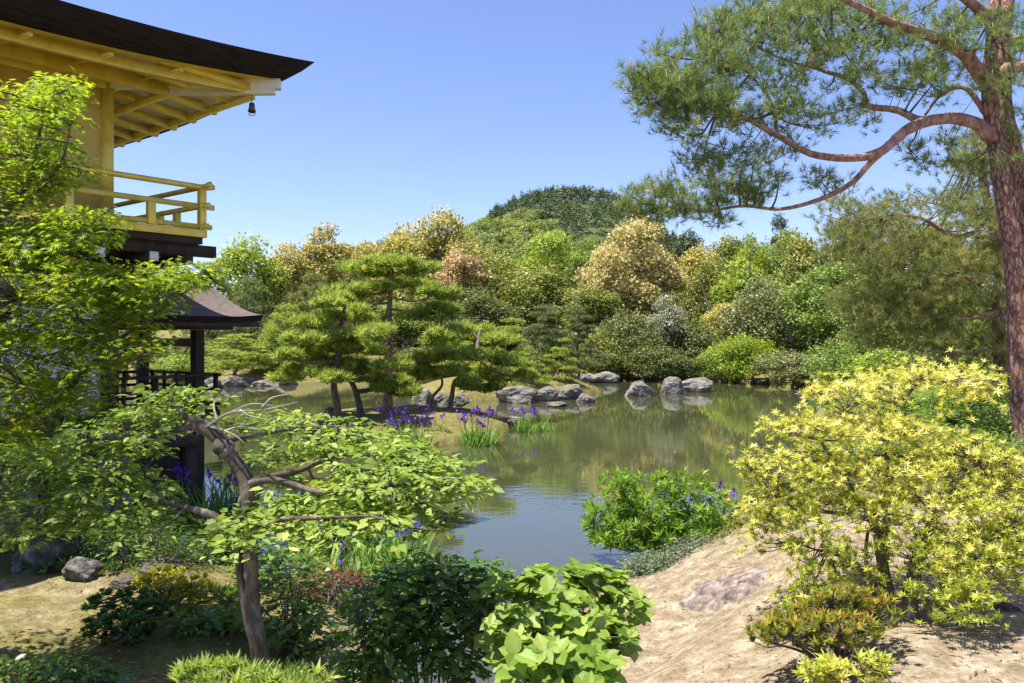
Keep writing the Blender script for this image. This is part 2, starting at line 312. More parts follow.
def vnoise(x, y):
    xi, yi = np.floor(x), np.floor(y); fx, fy = x - xi, y - yi; fx, fy = fx * fx * (3 - 2 * fx), fy * fy * (3 - 2 * fy)
    h = lambda a, b: np.modf(np.abs(np.sin(a * 127.1 + b * 311.7) * 43758.5453))[0]
    return (h(xi, yi) * (1 - fx) + h(xi + 1, yi) * fx) * (1 - fy) + (h(xi, yi + 1) * (1 - fx) + h(xi + 1, yi + 1) * fx) * fy - .5
def height(x, y):
    x = np.asarray(x, float); y = np.asarray(y, float)
    d = sdist(POND, x, y) + .12 * wob(x, y, 2.1)
    near = 1 - sst(14, 24, y)
    left = 1 - sst(-2.6, -.6, x)
    H = near * (1.0 - .42 * left * sst(4.2, 5.8, y) + .33 * sst(8.5, 12, y) * sst(2, 5, x)) + (1 - near) * (1.3 + .02 * np.maximum(d, 0)) + 0.05 * wob(x, y, 0.7)
    wdt = near * (2.6 - 1.1 * left) + (1 - near) * 4
    out = H * (0.25 * sst(-.05, .3, d) + .75 * sst(0, 1, d / wdt))
    inn = -0.8 * sst(0, 1.6, -d)
    z = np.where(d > 0, out, inn)
    for P, hh, wd in ((ISL1, .5, 1.5), (ISL2, .75, 2.0)):
        di = -sdist(P, x, y) + .12 * wob(x, y, 1.7)
        z = np.where(di > 0, np.maximum(z, hh * (.35 * sst(-.02, .25, di) + .65 * sst(0, wd, di)) + .04 * wob(x, y, 1.1)), z)
    z = z + 6 * sst(75, 170, y) + (.11 * vnoise(x * 1.4, y * 1.4) + .06 * vnoise(x * 3.6, y * 3.6) + .03 * vnoise(x * 8, y * 8)) * (y < 34) * (z > .08)
    return z
def ground_at(px, py, y0=3.0, y1=60.0):
    """where the line of a picture position meets the ground or the water"""
    Y = np.linspace(y0, y1, 3000); X = (px - CX) / FPX * Y; Z = CAMZ + (HOR - py) / FPX * Y
    h = np.maximum(height(X, Y), 0); k = int(np.argmax(Z <= h)); return np.array([X[k], Y[k], h[k]])
def gz(x, y): return float(height(np.array([x]), np.array([y]))[0])

r_ = 6 * (900 / 6) ** np.linspace(0, 1, 430); tn = np.linspace(-1.7, 1.7, 430)
RR, TT = np.meshgrid(r_, tn, indexing='ij'); GX = RR * TT; GY = RR - 10
GZ = np.concatenate([height(GX[i:i + 20], GY[i:i + 20]) for i in range(0, 430, 20)])
mb = MB(); mb.grid(np.stack([GX, GY, GZ], -1))
moss = np.clip(.3 + sst(-.4, -2.0, GX) * (.5 - .12 * sst(6.2, 6.8, GY) * sst(8.3, 7.7, GY)) * (GY < 16) + .8 * sst(13, 18, GY) + .6 * sst(8.2, 9.6, GY) * sst(2.0, 3.2, GX), 0, .8)
isl = np.maximum(sst(-.2, .3, -sdist(ISL1, GX, GY)), sst(-.2, .3, -sdist(ISL2, GX, GY)))
moss = moss * (1 - isl) + isl * .9
# damp mossy rim above the waterline
moss = np.maximum(moss, .62 * sst(.42, .15, GZ))
mb.t = [moss.ravel()]
ground = mb.build('ground', M['ground'], smooth=True); ground['kind'] = 'structure'
ground['label'] = 'sandy and mossy garden ground around the pond'

mb = MB(); wx = np.linspace(-60, 30, 2); wy = np.linspace(4, 75, 2)
A, B = np.meshgrid(wx, wy, indexing='ij'); mb.grid(np.stack([A, B, A * 0], -1)[::-1])
water = mb.build('pond_water', M['water']); water['kind'] = 'structure'; water['label'] = 'still greenish pond water reflecting trees and sky'

# wooded hill far behind
def hill_z(x, y):
    r1 = np.exp(-np.abs((x - 38) / np.where(x > 38, 62, 108)) ** 2.3) * 61.5 * np.exp(-(((y - 430) / 120) ** 2))
    r2 = np.exp(-(((x + 60) / 90) ** 2)) * 46 * np.exp(-(((y - 470) / 130) ** 2))
    r3 = np.exp(-(((x - 150) / 90) ** 2)) * 34 * np.exp(-(((y - 470) / 130) ** 2))
    r4 = np.exp(-(((x - 20) / 45) ** 2)) * 18 * np.exp(-(((y - 330) / 70) ** 2))
    return 5.5 + np.maximum(np.maximum(r1, r2), r3) + r4 + 1.2 * wob(x, y, .07)
mb = MB(); A, B = np.meshgrid(np.linspace(-330, 420, 90), np.linspace(150, 640, 70), indexing='ij')
mb.grid(np.stack([A, B, hill_z(A, B)], -1)[::-1])
M['hillsoil'] = noisy('hill_floor', [(0.3, (0.03, 0.05, 0.015)), (0.7, (0.09, 0.11, 0.03))], .1, space='Object')
hill = mb.build('hill', M['hillsoil'], smooth=True); hill['kind'] = 'structure'; hill['label'] = 'rounded wooded hill rising behind the garden trees'

# ------------------------------------------------------------------ leaf shapes (x width, y length, z up)
def q(*f): return [np.array(x) for x in f]
LEAF = (np.array([(0, 0, 0), (.24, .3, .05), (.2, .65, .03), (0, 1, -.08), (-.2, .65, .03), (-.24, .3, .05), (0, .5, -.02)], float),
        q([(0, 1, 2, 6), (2, 3, 4, 6), (0, 6, 4, 5)]))
NARROW = (np.array([(0, 0, 0), (.12, .35, .05), (0, 1, -.12), (-.12, .35, .05), (0, .45, 0.02)], float), q([(0, 1, 2, 4), (0, 4, 2, 3)]))
QUAD = (np.array([(0, 0, 0), (.42, .5, .09), (0, 1, 0), (-.42, .5, .09)], float), q([(0, 1, 2, 3)]))
def maple_leaf():
    V = [(0, 0, 0)]; ang = [-118, -75, -36, 0, 36, 75, 118]; ln = [.42, .72, .95, 1.05, .95, .72, .42]
    for i, (a, l) in enumerate(zip(ang, ln)):
        V.append((math.sin(R(a)) * l, math.cos(R(a)) * l, -.16 * l))
        if i < 6:
            m = (a + ang[i + 1]) / 2; V.append((math.sin(R(m)) * .3, math.cos(R(m)) * .3, .03))
    V = [(0, -.25, 0)] + V[1:]
    n = len(V); return (np.array(V, float), q([(0, i, i + 1) for i in range(1, n - 1)]))
MAPLE = maple_leaf()
def broad_leaf():
    half = [(0, 0), (.2, .06), (.34, .22), (.335, .27), (.4, .4), (.385, .45), (.395, .57), (.365, .62), (.3, .77), (.27, .8), (.12, .95), (0, 1.1)]
    V = []; F = []
    for s in (1, -1):
        b = len(V)
        for i, (x, y) in enumerate(half): V.append((s * x, y, .2 * x - .12 * y * y + .02 * (i % 2)))
        V.append((0, .35, -.02)); V.append((0, .7, -.065)); c1, c2 = b + 12, b + 13
        for i in range(6): F.append((c1, b + i, b + i + 1))
        for i in range(6, 11): F.append((c2, b + i, b + i + 1))
        F.append((c1, b + 6, c2))
    F = np.array(F); return (np.array(V, float), [F])
BROAD = broad_leaf()
def tuft(n, wid, spread, seed):
    g = np.random.default_rng(seed); V = []; F = []
    for i in range(n):
        a = g.uniform(0, 2 * np.pi); c = g.uniform(.1, 1) * spread
        d = np.array([math.cos(a) * math.sin(c), math.cos(c), math.sin(a) * math.sin(c)])
        s = unit(np.cross(d, g.normal(size=3))) * wid; b0 = np.array([0, g.uniform(-.35, .25), 0]); l = g.uniform(.75, 1.05)
        k = len(V); V += [b0 - s, b0 + s, b0 + d * l]; F.append((k, k + 1, k + 2))
    return (np.array(V), q(F))
TUFTS = [tuft(24, .022, 1.25, s) for s in range(5)]         # for pines close by
PTUFT = [tuft(8, .085, 1.25, 20 + s) for s in range(4)]      # for pines over the water
BLADE = []
for s in range(3):
    V = []; lean = (.1, .25, .45)[s]
    for i in range(5):
        t = i / 4; wd = .028 * (1 - t ** 2.2) + .002; V += [(-wd, t - .08 * lean * t * t, lean * t * t), (wd, t - .08 * lean * t * t, lean * t * t)]
    BLADE.append((np.array(V, float), q([(2 * i, 2 * i + 1, 2 * i + 3, 2 * i + 2) for i in range(4)])))

def rand_dirs(n):
    return unit(rng.normal(size=(n, 3)))
def horiz(n, z=0.0, zs=.25):
    a = rng.uniform(0, 2 * np.pi, n); return np.stack([np.cos(a), np.sin(a), z + zs * rng.normal(size=n)], -1)
UP = np.array([0, 0, 1.0])

# ------------------------------------------------------------------ branch helpers
def smooth_path(pts, n=24):
    P = np.asarray(pts, float); m = len(P)
    ext = np.vstack([2 * P[0] - P[1], P, 2 * P[-1] - P[-2]]); out = []
    for t in np.linspace(0, m - 1 - 1e-6, n):
        i = int(t); f = t - i; p0, p1, p2, p3 = ext[i:i + 4]
        out.append(.5 * (2 * p1 + (p2 - p0) * f + (2 * p0 - 5 * p1 + 4 * p2 - p3) * f * f + (3 * p1 - p0 - 3 * p2 + p3) * f ** 3))
    return np.array(out)
def limb(mb, pts, r0, r1, n=22, seg=8, wob=.05, power=1.0):
    P = smooth_path(pts, n); mb.tube(P, r0 + (r1 - r0) * np.linspace(0, 1, n) ** power, seg, wob=wob); return P
def twig_to(mb, limbs, c, r0=.008, r1=.003, sag=.12, seg=5):
    """a twig from the nearest point of the limbs to c"""
    A = np.concatenate(limbs); dd = np.linalg.norm((A - c) * [1, 1, 1.2], axis=1) + .25 * np.maximum(A[:, 2] - c[2], 0); a = A[dd.argmin()]
    m = (a + c) / 2 + np.array([0, 0, -sag * np.linalg.norm(c - a)]) + rng.normal(size=3) * .06 * np.linalg.norm(c - a)
    P = smooth_path([a, m, c], 7); mb.tube(P, np.linspace(r0, r1, 7), seg); return P
def ell_pts(spec):
    """(px, py, rx, ry, Y0, Y1, n) -> n points scattered in that outline between two depths"""
    px, py, rx, ry, y0, y1, n = spec
    a = rng.uniform(0, 2 * np.pi, n); r = np.sqrt(rng.uniform(0, 1, n)); Y = rng.uniform(y0, y1, n)
    return np.stack([(px + rx * r * np.cos(a) - CX) / FPX * Y, Y, CAMZ + (HOR - py - ry * r * np.sin(a)) / FPX * Y], -1)

# ------------------------------------------------------------------ golden pavilion
BA = R(51.6); UX, UY = math.cos(BA), math.sin(BA)
PAV = (-4.64, 12.0)
def pw(x, y, z=0): return np.array([PAV[0] + x * UX - y * UY, PAV[1] + x * UY + y * UX, z])
LX, LY, E, ZE = 9.0, 8.0, 1.167, 6.90
pav = thing('golden_pavilion', 'golden pavilion with dark curved bark roof, balcony railing and white lower walls', 'pavilion', (*PAV, 0), BA)
def ring(inset, zoff, lift=1.0, n=44):
    """closed outline of the eaves, upturned at its corners"""
    x0, x1, y0, y1 = -LX - E + inset, E - inset, -E + inset, LY + E - inset
    C4 = [(x0, y0), (x1, y0), (x1, y1), (x0, y1)]; out = []
    for k in range(4):
        a, b = np.array(C4[k]), np.array(C4[(k + 1) % 4]); ln = np.linalg.norm(b - a)
        for i in range(n):
            s = i / n; s = .5 - .5 * math.cos(math.pi * s); p = a + (b - a) * s
            c = max(0, 1 - min(s, 1 - s) * ln / 4.2) ** 2
            out.append((p[0], p[1], ZE + zoff + .26 * c * lift))
    out.append(out[0]); return np.array(out)
def rings(*rs): return np.stack(rs)
mb = MB(); mb.grid(rings(ring(0, 0), ring(.6, .03, .93), ring(1.3, .12, .75), ring(2.2, .36, .4), ring(3.2, .85, .1), ring(4.4, 1.7, 0)))
mb.build('roof', M['bark_roof'], pav, smooth=True)
mb = MB(); mb.grid(rings(ring(.42, -.28), ring(.32, -.28), ring(.14, -.15), ring(.0, 0))); mb.build('roof_edge', M['bark_edge'], pav)
mb = MB(); mb.grid(rings(ring(2.2, -.06, 0), ring(1.0, -.2, .45), ring(.4, -.283))); sof = mb.build('eaves_soffit', M['gold'], pav)
mb = MB(); mb.grid(rings(ring(2.2, -.064, 0)[45:88], ring(1.0, -.204, .45)[45:88], ring(.45, -.284)[45:88])); mb.build('sky_sheen_panels', M['goldpale'], pav)  # far-side strip whose pale colour carries a painted sky reflection
# rafters and purlins under the eaves
mb = MB()
def soffit_z(i, c): return ZE - .06 - (2.2 - i) * .134 + .26 * c * max(0, (2.2 - i) / 1.86)
for y in np.arange(-.5, LY, .62):
    c = max(0, 1 - (y + E) / 4.2) ** 2; i0 = .5
    mb.bar((E - i0, y, soffit_z(i0, c) - .06), (E - 2.1, y, soffit_z(2.1, c) - .06), .1, .11)
mb.bar((E - .62, -E + .7, soffit_z(.62, .6) - .13), (E - .62, LY + .4, soffit_z(.62, 0) - .13), .09, .1)
mb.bar((E - 1.5, -E + 1.5, soffit_z(1.5, .3) - .15), (E - 1.5, LY, soffit_z(1.5, 0) - .15), .09, .1)
mb.build('rafter_row', M['gold'], pav)
mb = MB()
P = []
for x in np.linspace(E - .72, -LX, 30):
    c = max(0, 1 - (E - x) / 4.2) ** 2; P.append((x, -E + .72, soffit_z(.72, c) - .07))
mb.sweep(P, .09, .13)
P = []
for x in np.linspace(E - 1.55, -LX, 30):
    c = max(0, 1 - (E - x) / 4.2) ** 2; P.append((x, -E + 1.5, soffit_z(1.5, c * .5) - .1))
mb.sweep(P, .1, .2)
for x in np.arange(E - 1.9, -LX, -.95):
    c = max(0, 1 - (E - x) / 4.2) ** 2
    mb.bar((x, -E + .45, soffit_z(.45, c) - .035), (x, -E + 2.1, soffit_z(2.1, c) - .035), .06, .05)
mb.build('eaves_beam', M['gold'], pav)
mb = MB(); mb.bar((E - .36, -E + .36, soffit_z(.36, 1) - .05), (E - 2.2, -E + 2.2, soffit_z(2.2, 1) - .12), .14, .16)
mb.bar((E - .42, -E + .42, soffit_z(.36, 1) - .16), (E - 1.5, -E + 1.5, soffit_z(1.5, .9) - .2), .12, .1)
mb.build('hip_rafter', M['goldpale'], pav, bevel=.008)
# upper storey walls and posts
WI = .94
mb = MB(); mb.box((-LX + WI, WI, 4.6), (-WI - .11, WI + .1, 6.86)); mb.box((-WI - .1, WI + .11, 4.6), (-WI, LY - WI, 6.86))
mb.box((-LX + WI, LY - WI - .1, 4.6), (-WI - .11, LY - WI, 6.86)); mb.box((-LX + WI - .1, WI, 4.6), (-LX + WI, LY - WI, 6.86))
mb.build('gold_wall', M['goldwall'], pav)
for (x, y) in [(-WI - .03, WI + .03), (-WI - .03, LY - WI - .03)] + [(-WI - d, WI + .04) for d in (2.9, 5.4)]:
    MB().tube([(x, y, 4.58), (x, y, 5.5), (x, y, 6.82)], .1, 14).build('pillar', M['gold'], pav, smooth=True)
for zz, hh in ((6.62, .16), (4.66, .12)):
    MB().box((-LX + WI, WI - .06, zz), (-WI + .09, WI - .003, zz + hh)).build('wall_beam', M['gold'], pav, bevel=.006)
MB().box((-WI + .003, WI - .06, 6.62), (-WI + .06, LY - WI, 6.78)).build('wall_beam', M['gold'], pav, bevel=.006)
# balcony
MB().box((-LX, 0.0, 4.36), (0, LY, 4.455)).build('balcony_floor', M['darkwood'], pav)
mb = MB(); mb.box((-LX, -.03, 4.46), (.06, .08, 4.575)); mb.box((-.05, .083, 4.46), (.06, LY, 4.575)); mb.build('balcony_edge', M['gold'], pav, bevel=.006)
rail = MB()
def rail_line(z, rad, over):
    pts = [(-LX, .03, z), (-2, .03, z), (over - .12, .03, z), (over, .03, z + .025)]
    rail.tube(pts, rad, 8); rail.tube([(.005, -over + .0, z + .02), (.005, -over + .12, z), (.005, 3, z), (.005, LY, z)], rad, 8)
rail_line(5.22, .042, .2); rail.bar((-LX, .03, 4.93), (.2, .03, 4.93), .05, .075); rail.bar((.005, -.17, 4.933), (.005, LY, 4.933), .05, .07)
rail.bar((-LX, .03, 4.625), (.16, .03, 4.625), .06, .07); rail.bar((.005, -.13, 4.628), (.005, LY, 4.628), .06, .07)
rl = rail.build('railing', M['gold'], pav)
MB().box((-.045, -.02, 4.58), (.055, .08, 5.2)).build('post', M['gold'], rl, bevel=.006)
for d in (.78, 1.9, 3.0, 4.1, 5.2): MB().box((-d - .055, -.015, 4.58), (-d + .055, .075, 4.9)).build('post', M['gold'], rl, bevel=.006)
for d in (.75, 1.25, 2.1, 3.1, 4.1, 5.1): MB().box((-.04, d - .05, 4.58), (.05, d + .05, 4.9)).build('post', M['gold'], rl, bevel=.006)
mb = MB()
for y in (.16, .62): mb.bar((-LX, y, 4.27), (.28 if y < .3 else .12, y, 4.27), .14, .17)
for y in (2.4, 4.6, 6.8): mb.bar((-LX, y, 4.27), (.14, y, 4.27), .14, .17)
for x in (-.2, -.75, -1.5, -2.4, -3.3, -4.2, -5.1): mb.bar((x, .02, 4.12), (x, LY - .1, 4.12), .12, .14)
for y, z in ((.5, 3.98), (.78, 3.86)): mb.bar((-LX + .4, y, z), (-.35 - (y - .5), y, z), .14, .14)
mb.bar((-.5, .45, 3.98), (-.5, LY - .4, 3.983), .14, .14); mb.bar((-.78, .7, 3.86), (-.78, LY - .6, 3.863), .14, .14)
mb.build('bracket_frame', M['darkwood'], pav)
for x in (-.75, -1.5, -2.4, -3.3):
    MB().box((x - .062, -.012, 4.06), (x + .062, .017, 4.19)).build('beam_end', M['white'], pav)
    MB().box((x - .05, .40, 3.9), (x + .05, .425, 4.0)).build('beam_end', M['white'], pav)
# lower storey
mb = MB(); mb.box((-LX + WI, WI + .02, 1.62), (-WI - .12, WI + .1, 3.9)); mb.box((-WI - .1, WI + .12, 1.62), (-WI - .02, LY - WI, 3.9))
mb.build('plaster_wall', M['white'], pav)
for d in np.arange(0, 8, 1.95): MB().box((-WI - d - .11, WI - .06, 1.5), (-WI - d + .11, WI + .15, 4.0)).build('timber_pillar', M['darkwood'], pav)
for d in (2.0, 4.1, 6.1): MB().box((-WI - .15, WI + d - .11, 1.5), (-WI + .06, WI + d + .11, 4.0)).build('timber_pillar', M['darkwood'], pav)
for z in (1.66, 2.9, 3.78): MB().box((-LX + WI, WI - .03, z), (-WI - .115, WI + .018, z + .14)).build('timber_beam', M['darkwood'], pav)
MB().box((-LX, 0, 1.36), (.0, LY, 1.5)).build('veranda', M['darkwood'], pav)
for x in (-.15, -2.1, -4.1, -6.1): MB().box((x - .09, .05, -.6), (x + .09, .23, 1.355)).build('veranda_post', M['darkwood'], pav)
for y in (2.4, 4.6, 6.9): MB().box((-.25, y - .09, -.6), (-.07, y + .09, 1.355)).build('veranda_post', M['darkwood'], pav)
MB().box((-LX + .5, .7, -.8), (-.7, LY - .5, 1.3)).build('foundation', M['lantern'], pav)

bell_c = pw(E - .66, -E + .66, 6.42)
bell_s = .72
bell = thing('wind_bell', 'small bronze wind bell hanging under the golden eaves corner', 'bell', bell_c)
bell.scale = (bell_s,) * 3
prof = [(.02, .13), (.055, .11), (.062, .02), (.085, -.07), (.07, -.07)]
th = np.linspace(0, 2 * np.pi, 15); G = np.array([[(r * math.cos(a), r * math.sin(a), z) for a in th] for r, z in prof])
MB().grid(G).build('bell_body', M['bronze'], bell, smooth=True)
MB().tube([(0, 0, .1), (0, 0, .25), (0, 0, .42)], .008, 6).build('hanging_hook', M['bronze'], bell)
mb = MB(); mb.tube([(0, 0, .0), (0, 0, -.08), (0, 0, -.1)], .006, 6); mb.tube(np.array([(.07 * math.cos(a), 0, -.12 + .03 * math.sin(a)) for a in np.linspace(0, 6.28, 12)]), .008, 5); mb.build('clapper', M['bronze'], bell)

# fishing pavilion over the pond
fp = thing('fishing_pavilion', 'open dark timber fishing pavilion with curved bark gable roof over the pond', 'pavilion', (-6.6, 17.4, 0), BA)
def gable(h): return 3.36 + .78 * (1 - min(h, 2.0) / 2.0) ** 1.55
hs = np.linspace(-2.0, 2.0, 33); xs = np.linspace(-4.0, 0, 9)
def roof_sheet(dz, cut=0): return np.array([[(x, h * (1 - cut), gable(abs(h)) + dz + .05 * max(0, (x + .8) / .8) ** 2 * (abs(h) / 2)) for h in hs] for x in xs])
mb = MB(); mb.grid(roof_sheet(0)); mb.build('roof', M['bark_roof'], fp, smooth=True)
mb = MB(); mb.grid(roof_sheet(-.13, .03)[::-1])
top, bot = roof_sheet(0), roof_sheet(-.13, .03)
mb.grid(np.stack([top[-1], bot[-1]])); mb.grid(np.stack([bot[0], top[0]])); mb.grid(np.stack([top[:, 0], bot[:, 0]])); mb.grid(np.stack([bot[:, -1], top[:, -1]])); mb.build('roof_edge', M['bark_edge'], fp)
mb = MB(); mb.box((-4, -.12, 4.1), (.04, .12, 4.26)); mb.box((-4, -.16, 4.262), (.06, .16, 4.3)); mb.box((-.08, -.14, 4.302), (.1, .14, 4.42)); mb.build('ridge_cap', M['bark_edge'], fp, bevel=.01)
for x in (-.9, -3.2):
    for y in (-1.1, 1.1): MB().box((x - .1, y - .1, -.6), (x + .1, y + .1, 3.1)).build('post', M['darkwood'], fp, bevel=.01)
mb = MB()
for y in (-1.1, 1.1): mb.bar((-4, y, 3.19), (-.15, y, 3.19), .16, .17)
for x in (-.9, -3.2): mb.bar((x, -1.0, 2.85), (x, 1.0, 2.85), .1, .16); mb.bar((x, -1.5, 3.34), (x, 1.5, 3.34), .13, .12); mb.box((x - .06, -.08, 3.41), (x + .06, .08, 3.95))
for y in (-1.1, 1.1): mb.bar((-3.1, y, 2.86), (-1.0, y, 2.86), .09, .14)
for x in np.arange(-3.9, -.05, .32):
    for sg in (-1, 1): mb.bar((x, sg * .25, gable(.25) - .18), (x, sg * 1.05, gable(1.05) - .17), .05, .06); mb.bar((x, sg * 1.05, gable(1.05) - .17), (x, sg * 1.85, gable(1.85) - .17), .05, .06)
for sg in (-1, 1): mb.bar((-4, sg * 1.9, 3.21), (-.04, sg * 1.9, 3.21), .08, .1)
mb.build('roof_frame', M['darkwood'], fp)
for lo, hi in (((-.15, -1.17, 3.12), (-.1, -1.03, 3.26)), ((-.15, 1.03, 3.12), (-.1, 1.17, 3.26)), ((-.96, -1.53, 3.3), (-.84, -1.503, 3.4))): MB().box(lo, hi).build('beam_end', M['white'], fp)
MB().box((-4, -1.35, 1.38), (-.55, 1.35, 1.5)).build('deck', M['darkwood'], fp)
MB().box((-4, -.95, -.7), (-1.05, .95, 1.375)).build('pier_base', M['darkwood'], fp)
mb = MB()
for z in (2.2, 1.92, 1.62):
    for y in (-1.28, 1.28): mb.bar((-3.9, y, z), (-.5, y, z), .05, .06)
    mb.bar((-.6, -1.4, z + .004), (-.6, 1.4, z + .004), .05, .06)
for x in np.arange(-3.7, -.5, .62):
    for y in (-1.28, 1.28): mb.box((x - .03, y - .03, 1.5), (x + .03, y + .03, 2.17))
for y in np.arange(-1.25, 1.3, .5): mb.box((-.63, y - .03, 1.5), (-.57, y + .03, 2.17))
mb.build('railing', M['darkwood'], fp)

# stone lanterns on the far bank
def lantern(x, y, s, label):
    o = thing('stone_lantern', label, 'lantern', (x, y, gz(x, y) - .05), .3, 'stone lanterns on the far bank'); o.scale = (s, s, s)
    def lathe(p, seg=6): th = np.linspace(0, 2 * np.pi, seg + 1); return MB().grid(np.array([[(r * math.cos(a), r * math.sin(a), z) for a in th] for r, z in p]))
    lathe([(0, 0), (.42, 0), (.42, .15), (.3, .25), (.3, .26)]).build('base', M['lantern'], o)
    lathe([(.18, .22), (.15, .5), (.15, .9), (.2, 1.1)], 12).build('shaft', M['lantern'], o, smooth=True)
    mb = lathe([(.2, 1.1), (.38, 1.16), (.38, 1.24), (.27, 1.3)])
    for k in range(6):
        a = k * math.pi / 3; mb.box((.22 * math.cos(a) - .05, .22 * math.sin(a) - .05, 1.29), (.22 * math.cos(a) + .05, .22 * math.sin(a) + .05, 1.62))
    mb.build('firebox', M['lantern'], o)
    lathe([(.3, 1.6), (.55, 1.66), (.4, 1.78), (.16, 1.9), (.08, 1.94), (.11, 2.02), (.05, 2.12), (0, 2.2)]).build('cap', M['lantern'], o)
lantern(-25.6, 55, 1.15, 'pale stone lantern seen through the dark pavilion posts, the taller one')
lantern(-23.6, 56, .9, 'shorter pale stone lantern just beside the taller lantern')

# ------------------------------------------------------------------ rocks
ROCKS = []
for sd in range(7):
    bm = bmesh.new(); bmesh.ops.create_icosphere(bm, subdivisions=5, radius=.5); off = Vector((sd * 13.7, sd * 5.1, 3))
    g = random.Random(sd)
    planes = [(Vector((g.gauss(0, 1), g.gauss(0, 1), g.gauss(.15, .7))).normalized(), g.uniform(.27, .42)) for _ in range(11)]
    for v in bm.verts:
        p = v.co.copy()
        for nrm, dd in planes:
            e = p.dot(nrm) - dd
            if e > 0: p -= nrm * e * .92
        n_ = noise.fractal(p * 3.2 + off, 1.0, 2.0, 5) * .06 + abs(noise.noise(p * 2.1 + off)) * .1 + noise.fractal(p * 11 + off, 1.0, 2.0, 5) * .03
        p += p.normalized() * n_; v.co = p
    zs = [v.co.z for v in bm.verts]; xs_ = [v.co.x for v in bm.verts]
    sx = 1 / (max(xs_) - min(xs_)); sz = 1 / (max(zs) - min(zs))
    for v in bm.verts: v.co = Vector((v.co.x * sx, v.co.y * sx, (v.co.z - min(zs)) * sz))
    me = bpy.data.meshes.new('rock'); bm.to_mesh(me); bm.free(); me.materials.append(M['rock']); me.polygons.foreach_set('use_smooth', np.ones(len(me.polygons), bool)); ROCKS.append(me)
def rock(px, py, Y, wpx, hpx, label, group='rocks edging the pond', depth=1.0, seed=None, sink=.35):
    """a rock standing in the picture at px, its foot at py, Y metres ahead"""
    p = at(px, py, Y)
    if group in ('rocks on the sandy right bank', 'rocks along the near left bank'): p = ground_at(px, py); Y = p[1]
    k = Y / FPX
    if group in ('rocks on the sandy right bank', 'rocks along the near left bank'): p[2] = gz(p[0], Y + wpx * k * depth * .3)
    o = bpy.data.objects.new('rock', ROCKS[random.randrange(7) if seed is None else seed]); COL.objects.link(o)
    hpx *= .86; hz = hpx * k * (1 + sink); o.location = (p[0], p[1] + wpx * k * depth * .3, p[2] - hpx * k * sink); o.scale = (wpx * k, wpx * k * depth, hz); o.rotation_euler = (0, 0, random.choice([0, math.pi]) + random.uniform(-.25, .25))
    tag(o, label, 'rock', group); return o
def wY(py): return CAMZ * FPX / (py - HOR)
ISLR = 'rocks standing in the middle of the pond'
rock(641, 396, wY(396), 34, 17, 'low flat rock in open water, left of the three mid-pond rocks', ISLR, .7, 0)
rock(673, 394, wY(394), 25, 20, 'blocky dark-topped rock in the middle of three mid-pond rocks', ISLR, .8, 1)
rock(700, 392, wY(392), 36, 17, 'broad pale-sided rock, right of the three mid-pond rocks', ISLR, .7, 2)
I2 = 'rocks along the front of the pine islet'
rock(519, 403, wY(403), 44, 20, 'dark bulky rock under the low pine at the islet front', I2, .8, 3)
rock(544, 401, wY(401), 28, 17, 'greyish rock between two darker rocks at the islet front', I2, .8, 4)
rock(571, 399, wY(399), 32, 17, 'dark shaded rock at the right end of the islet front', I2, .8, 5)
rock(586, 402, wY(402.5), 20, 10, 'small pale rounded rock alone in the water off the islet tip', I2, .8, 6)
rock(557, 407, wY(407), 22, 6, 'very low flat rock awash before the islet', I2, .8, 2)
rock(422, 412, 30.6, 26, 28, 'tall pale rock with white face behind the island pine trunks', I2, .9, 1)
rock(441, 409, 31.5, 20, 18, 'grey rock just right of the tall pale rock', I2, .9, 3)
rock(402, 392, 38, 16, 18, 'upright grey rock seen between the island pine trunks', I2, .8, 6)
rock(461, 404, 33, 18, 12, 'brownish low rock in the islet shade', I2, .8, 0)
FB = 'rocks along the far bank'
rock(578, 384, 49, 22, 12, 'pale rock under orange moss on the far bank', FB, .8, 2)
rock(602, 383, 50, 34, 13, 'wide pale grey rock on the far bank below the dark pines', FB, .8, 4)
rock(553, 384, 48, 22, 12, 'grey far-bank rock half behind the islet pines', FB, .8, 5)
rock(668, 381, 54, 26, 6, 'low flat ledge on the far bank behind the mid-pond rocks', FB, .8, 1)
rock(722, 382, 51.5, 18, 14, 'upright pale rock at the foot of the reddish bank', FB, .8, 3)
rock(703, 379, 54, 16, 11, 'rounded rock left of the reddish bank', FB, .8, 0)
rock(740, 379, 52, 16, 10, 'rock in the middle of the reddish bank', FB, .8, 6)
rock(762, 384, 49, 20, 7, 'low rock at the water below the white-flowered shrub', FB, .8, 5)
rock(812, 384, 47, 22, 14, 'grey rock right of the white-flowered shrub', FB, .8, 2)
rock(800, 386, 46, 12, 6, 'small rock at the water beside the far right rock', FB, .8, 4)
rock(632, 380, 55, 20, 7, 'small far-bank rock beneath the dark broadleaf trees', FB, .8, 6)
rock(232, 387, 46, 26, 13, 'pale rock on the far left bank beside the pavilion post', FB, .8, 1)
rock(213, 389, 45, 20, 14, 'upright pale rock nearest the pavilion post', FB, .8, 3)
rock(262, 388, 47, 30, 9, 'low dark rock on the far left bank', FB, .8, 0)
rock(285, 386, 48, 22, 10, 'mossy brown rock on the far left bank under the pines', FB, .8, 5)
I1 = 'rocks at the edge of the pine island'
rock(330, 428, 24.5, 28, 24, 'rounded rough rock at the left end of the pine island', I1, .9, 6)
rock(305, 425, 25.5, 20, 12, 'small low rock in the water left of the island', I1, .9, 4)
rock(352, 430, 24, 20, 14, 'dark rock at the foot of the leaning island pine', I1, .9, 0)
rock(512, 424, 26, 22, 9, 'mossy low rock at the right tip of the island', I1, .9, 3)
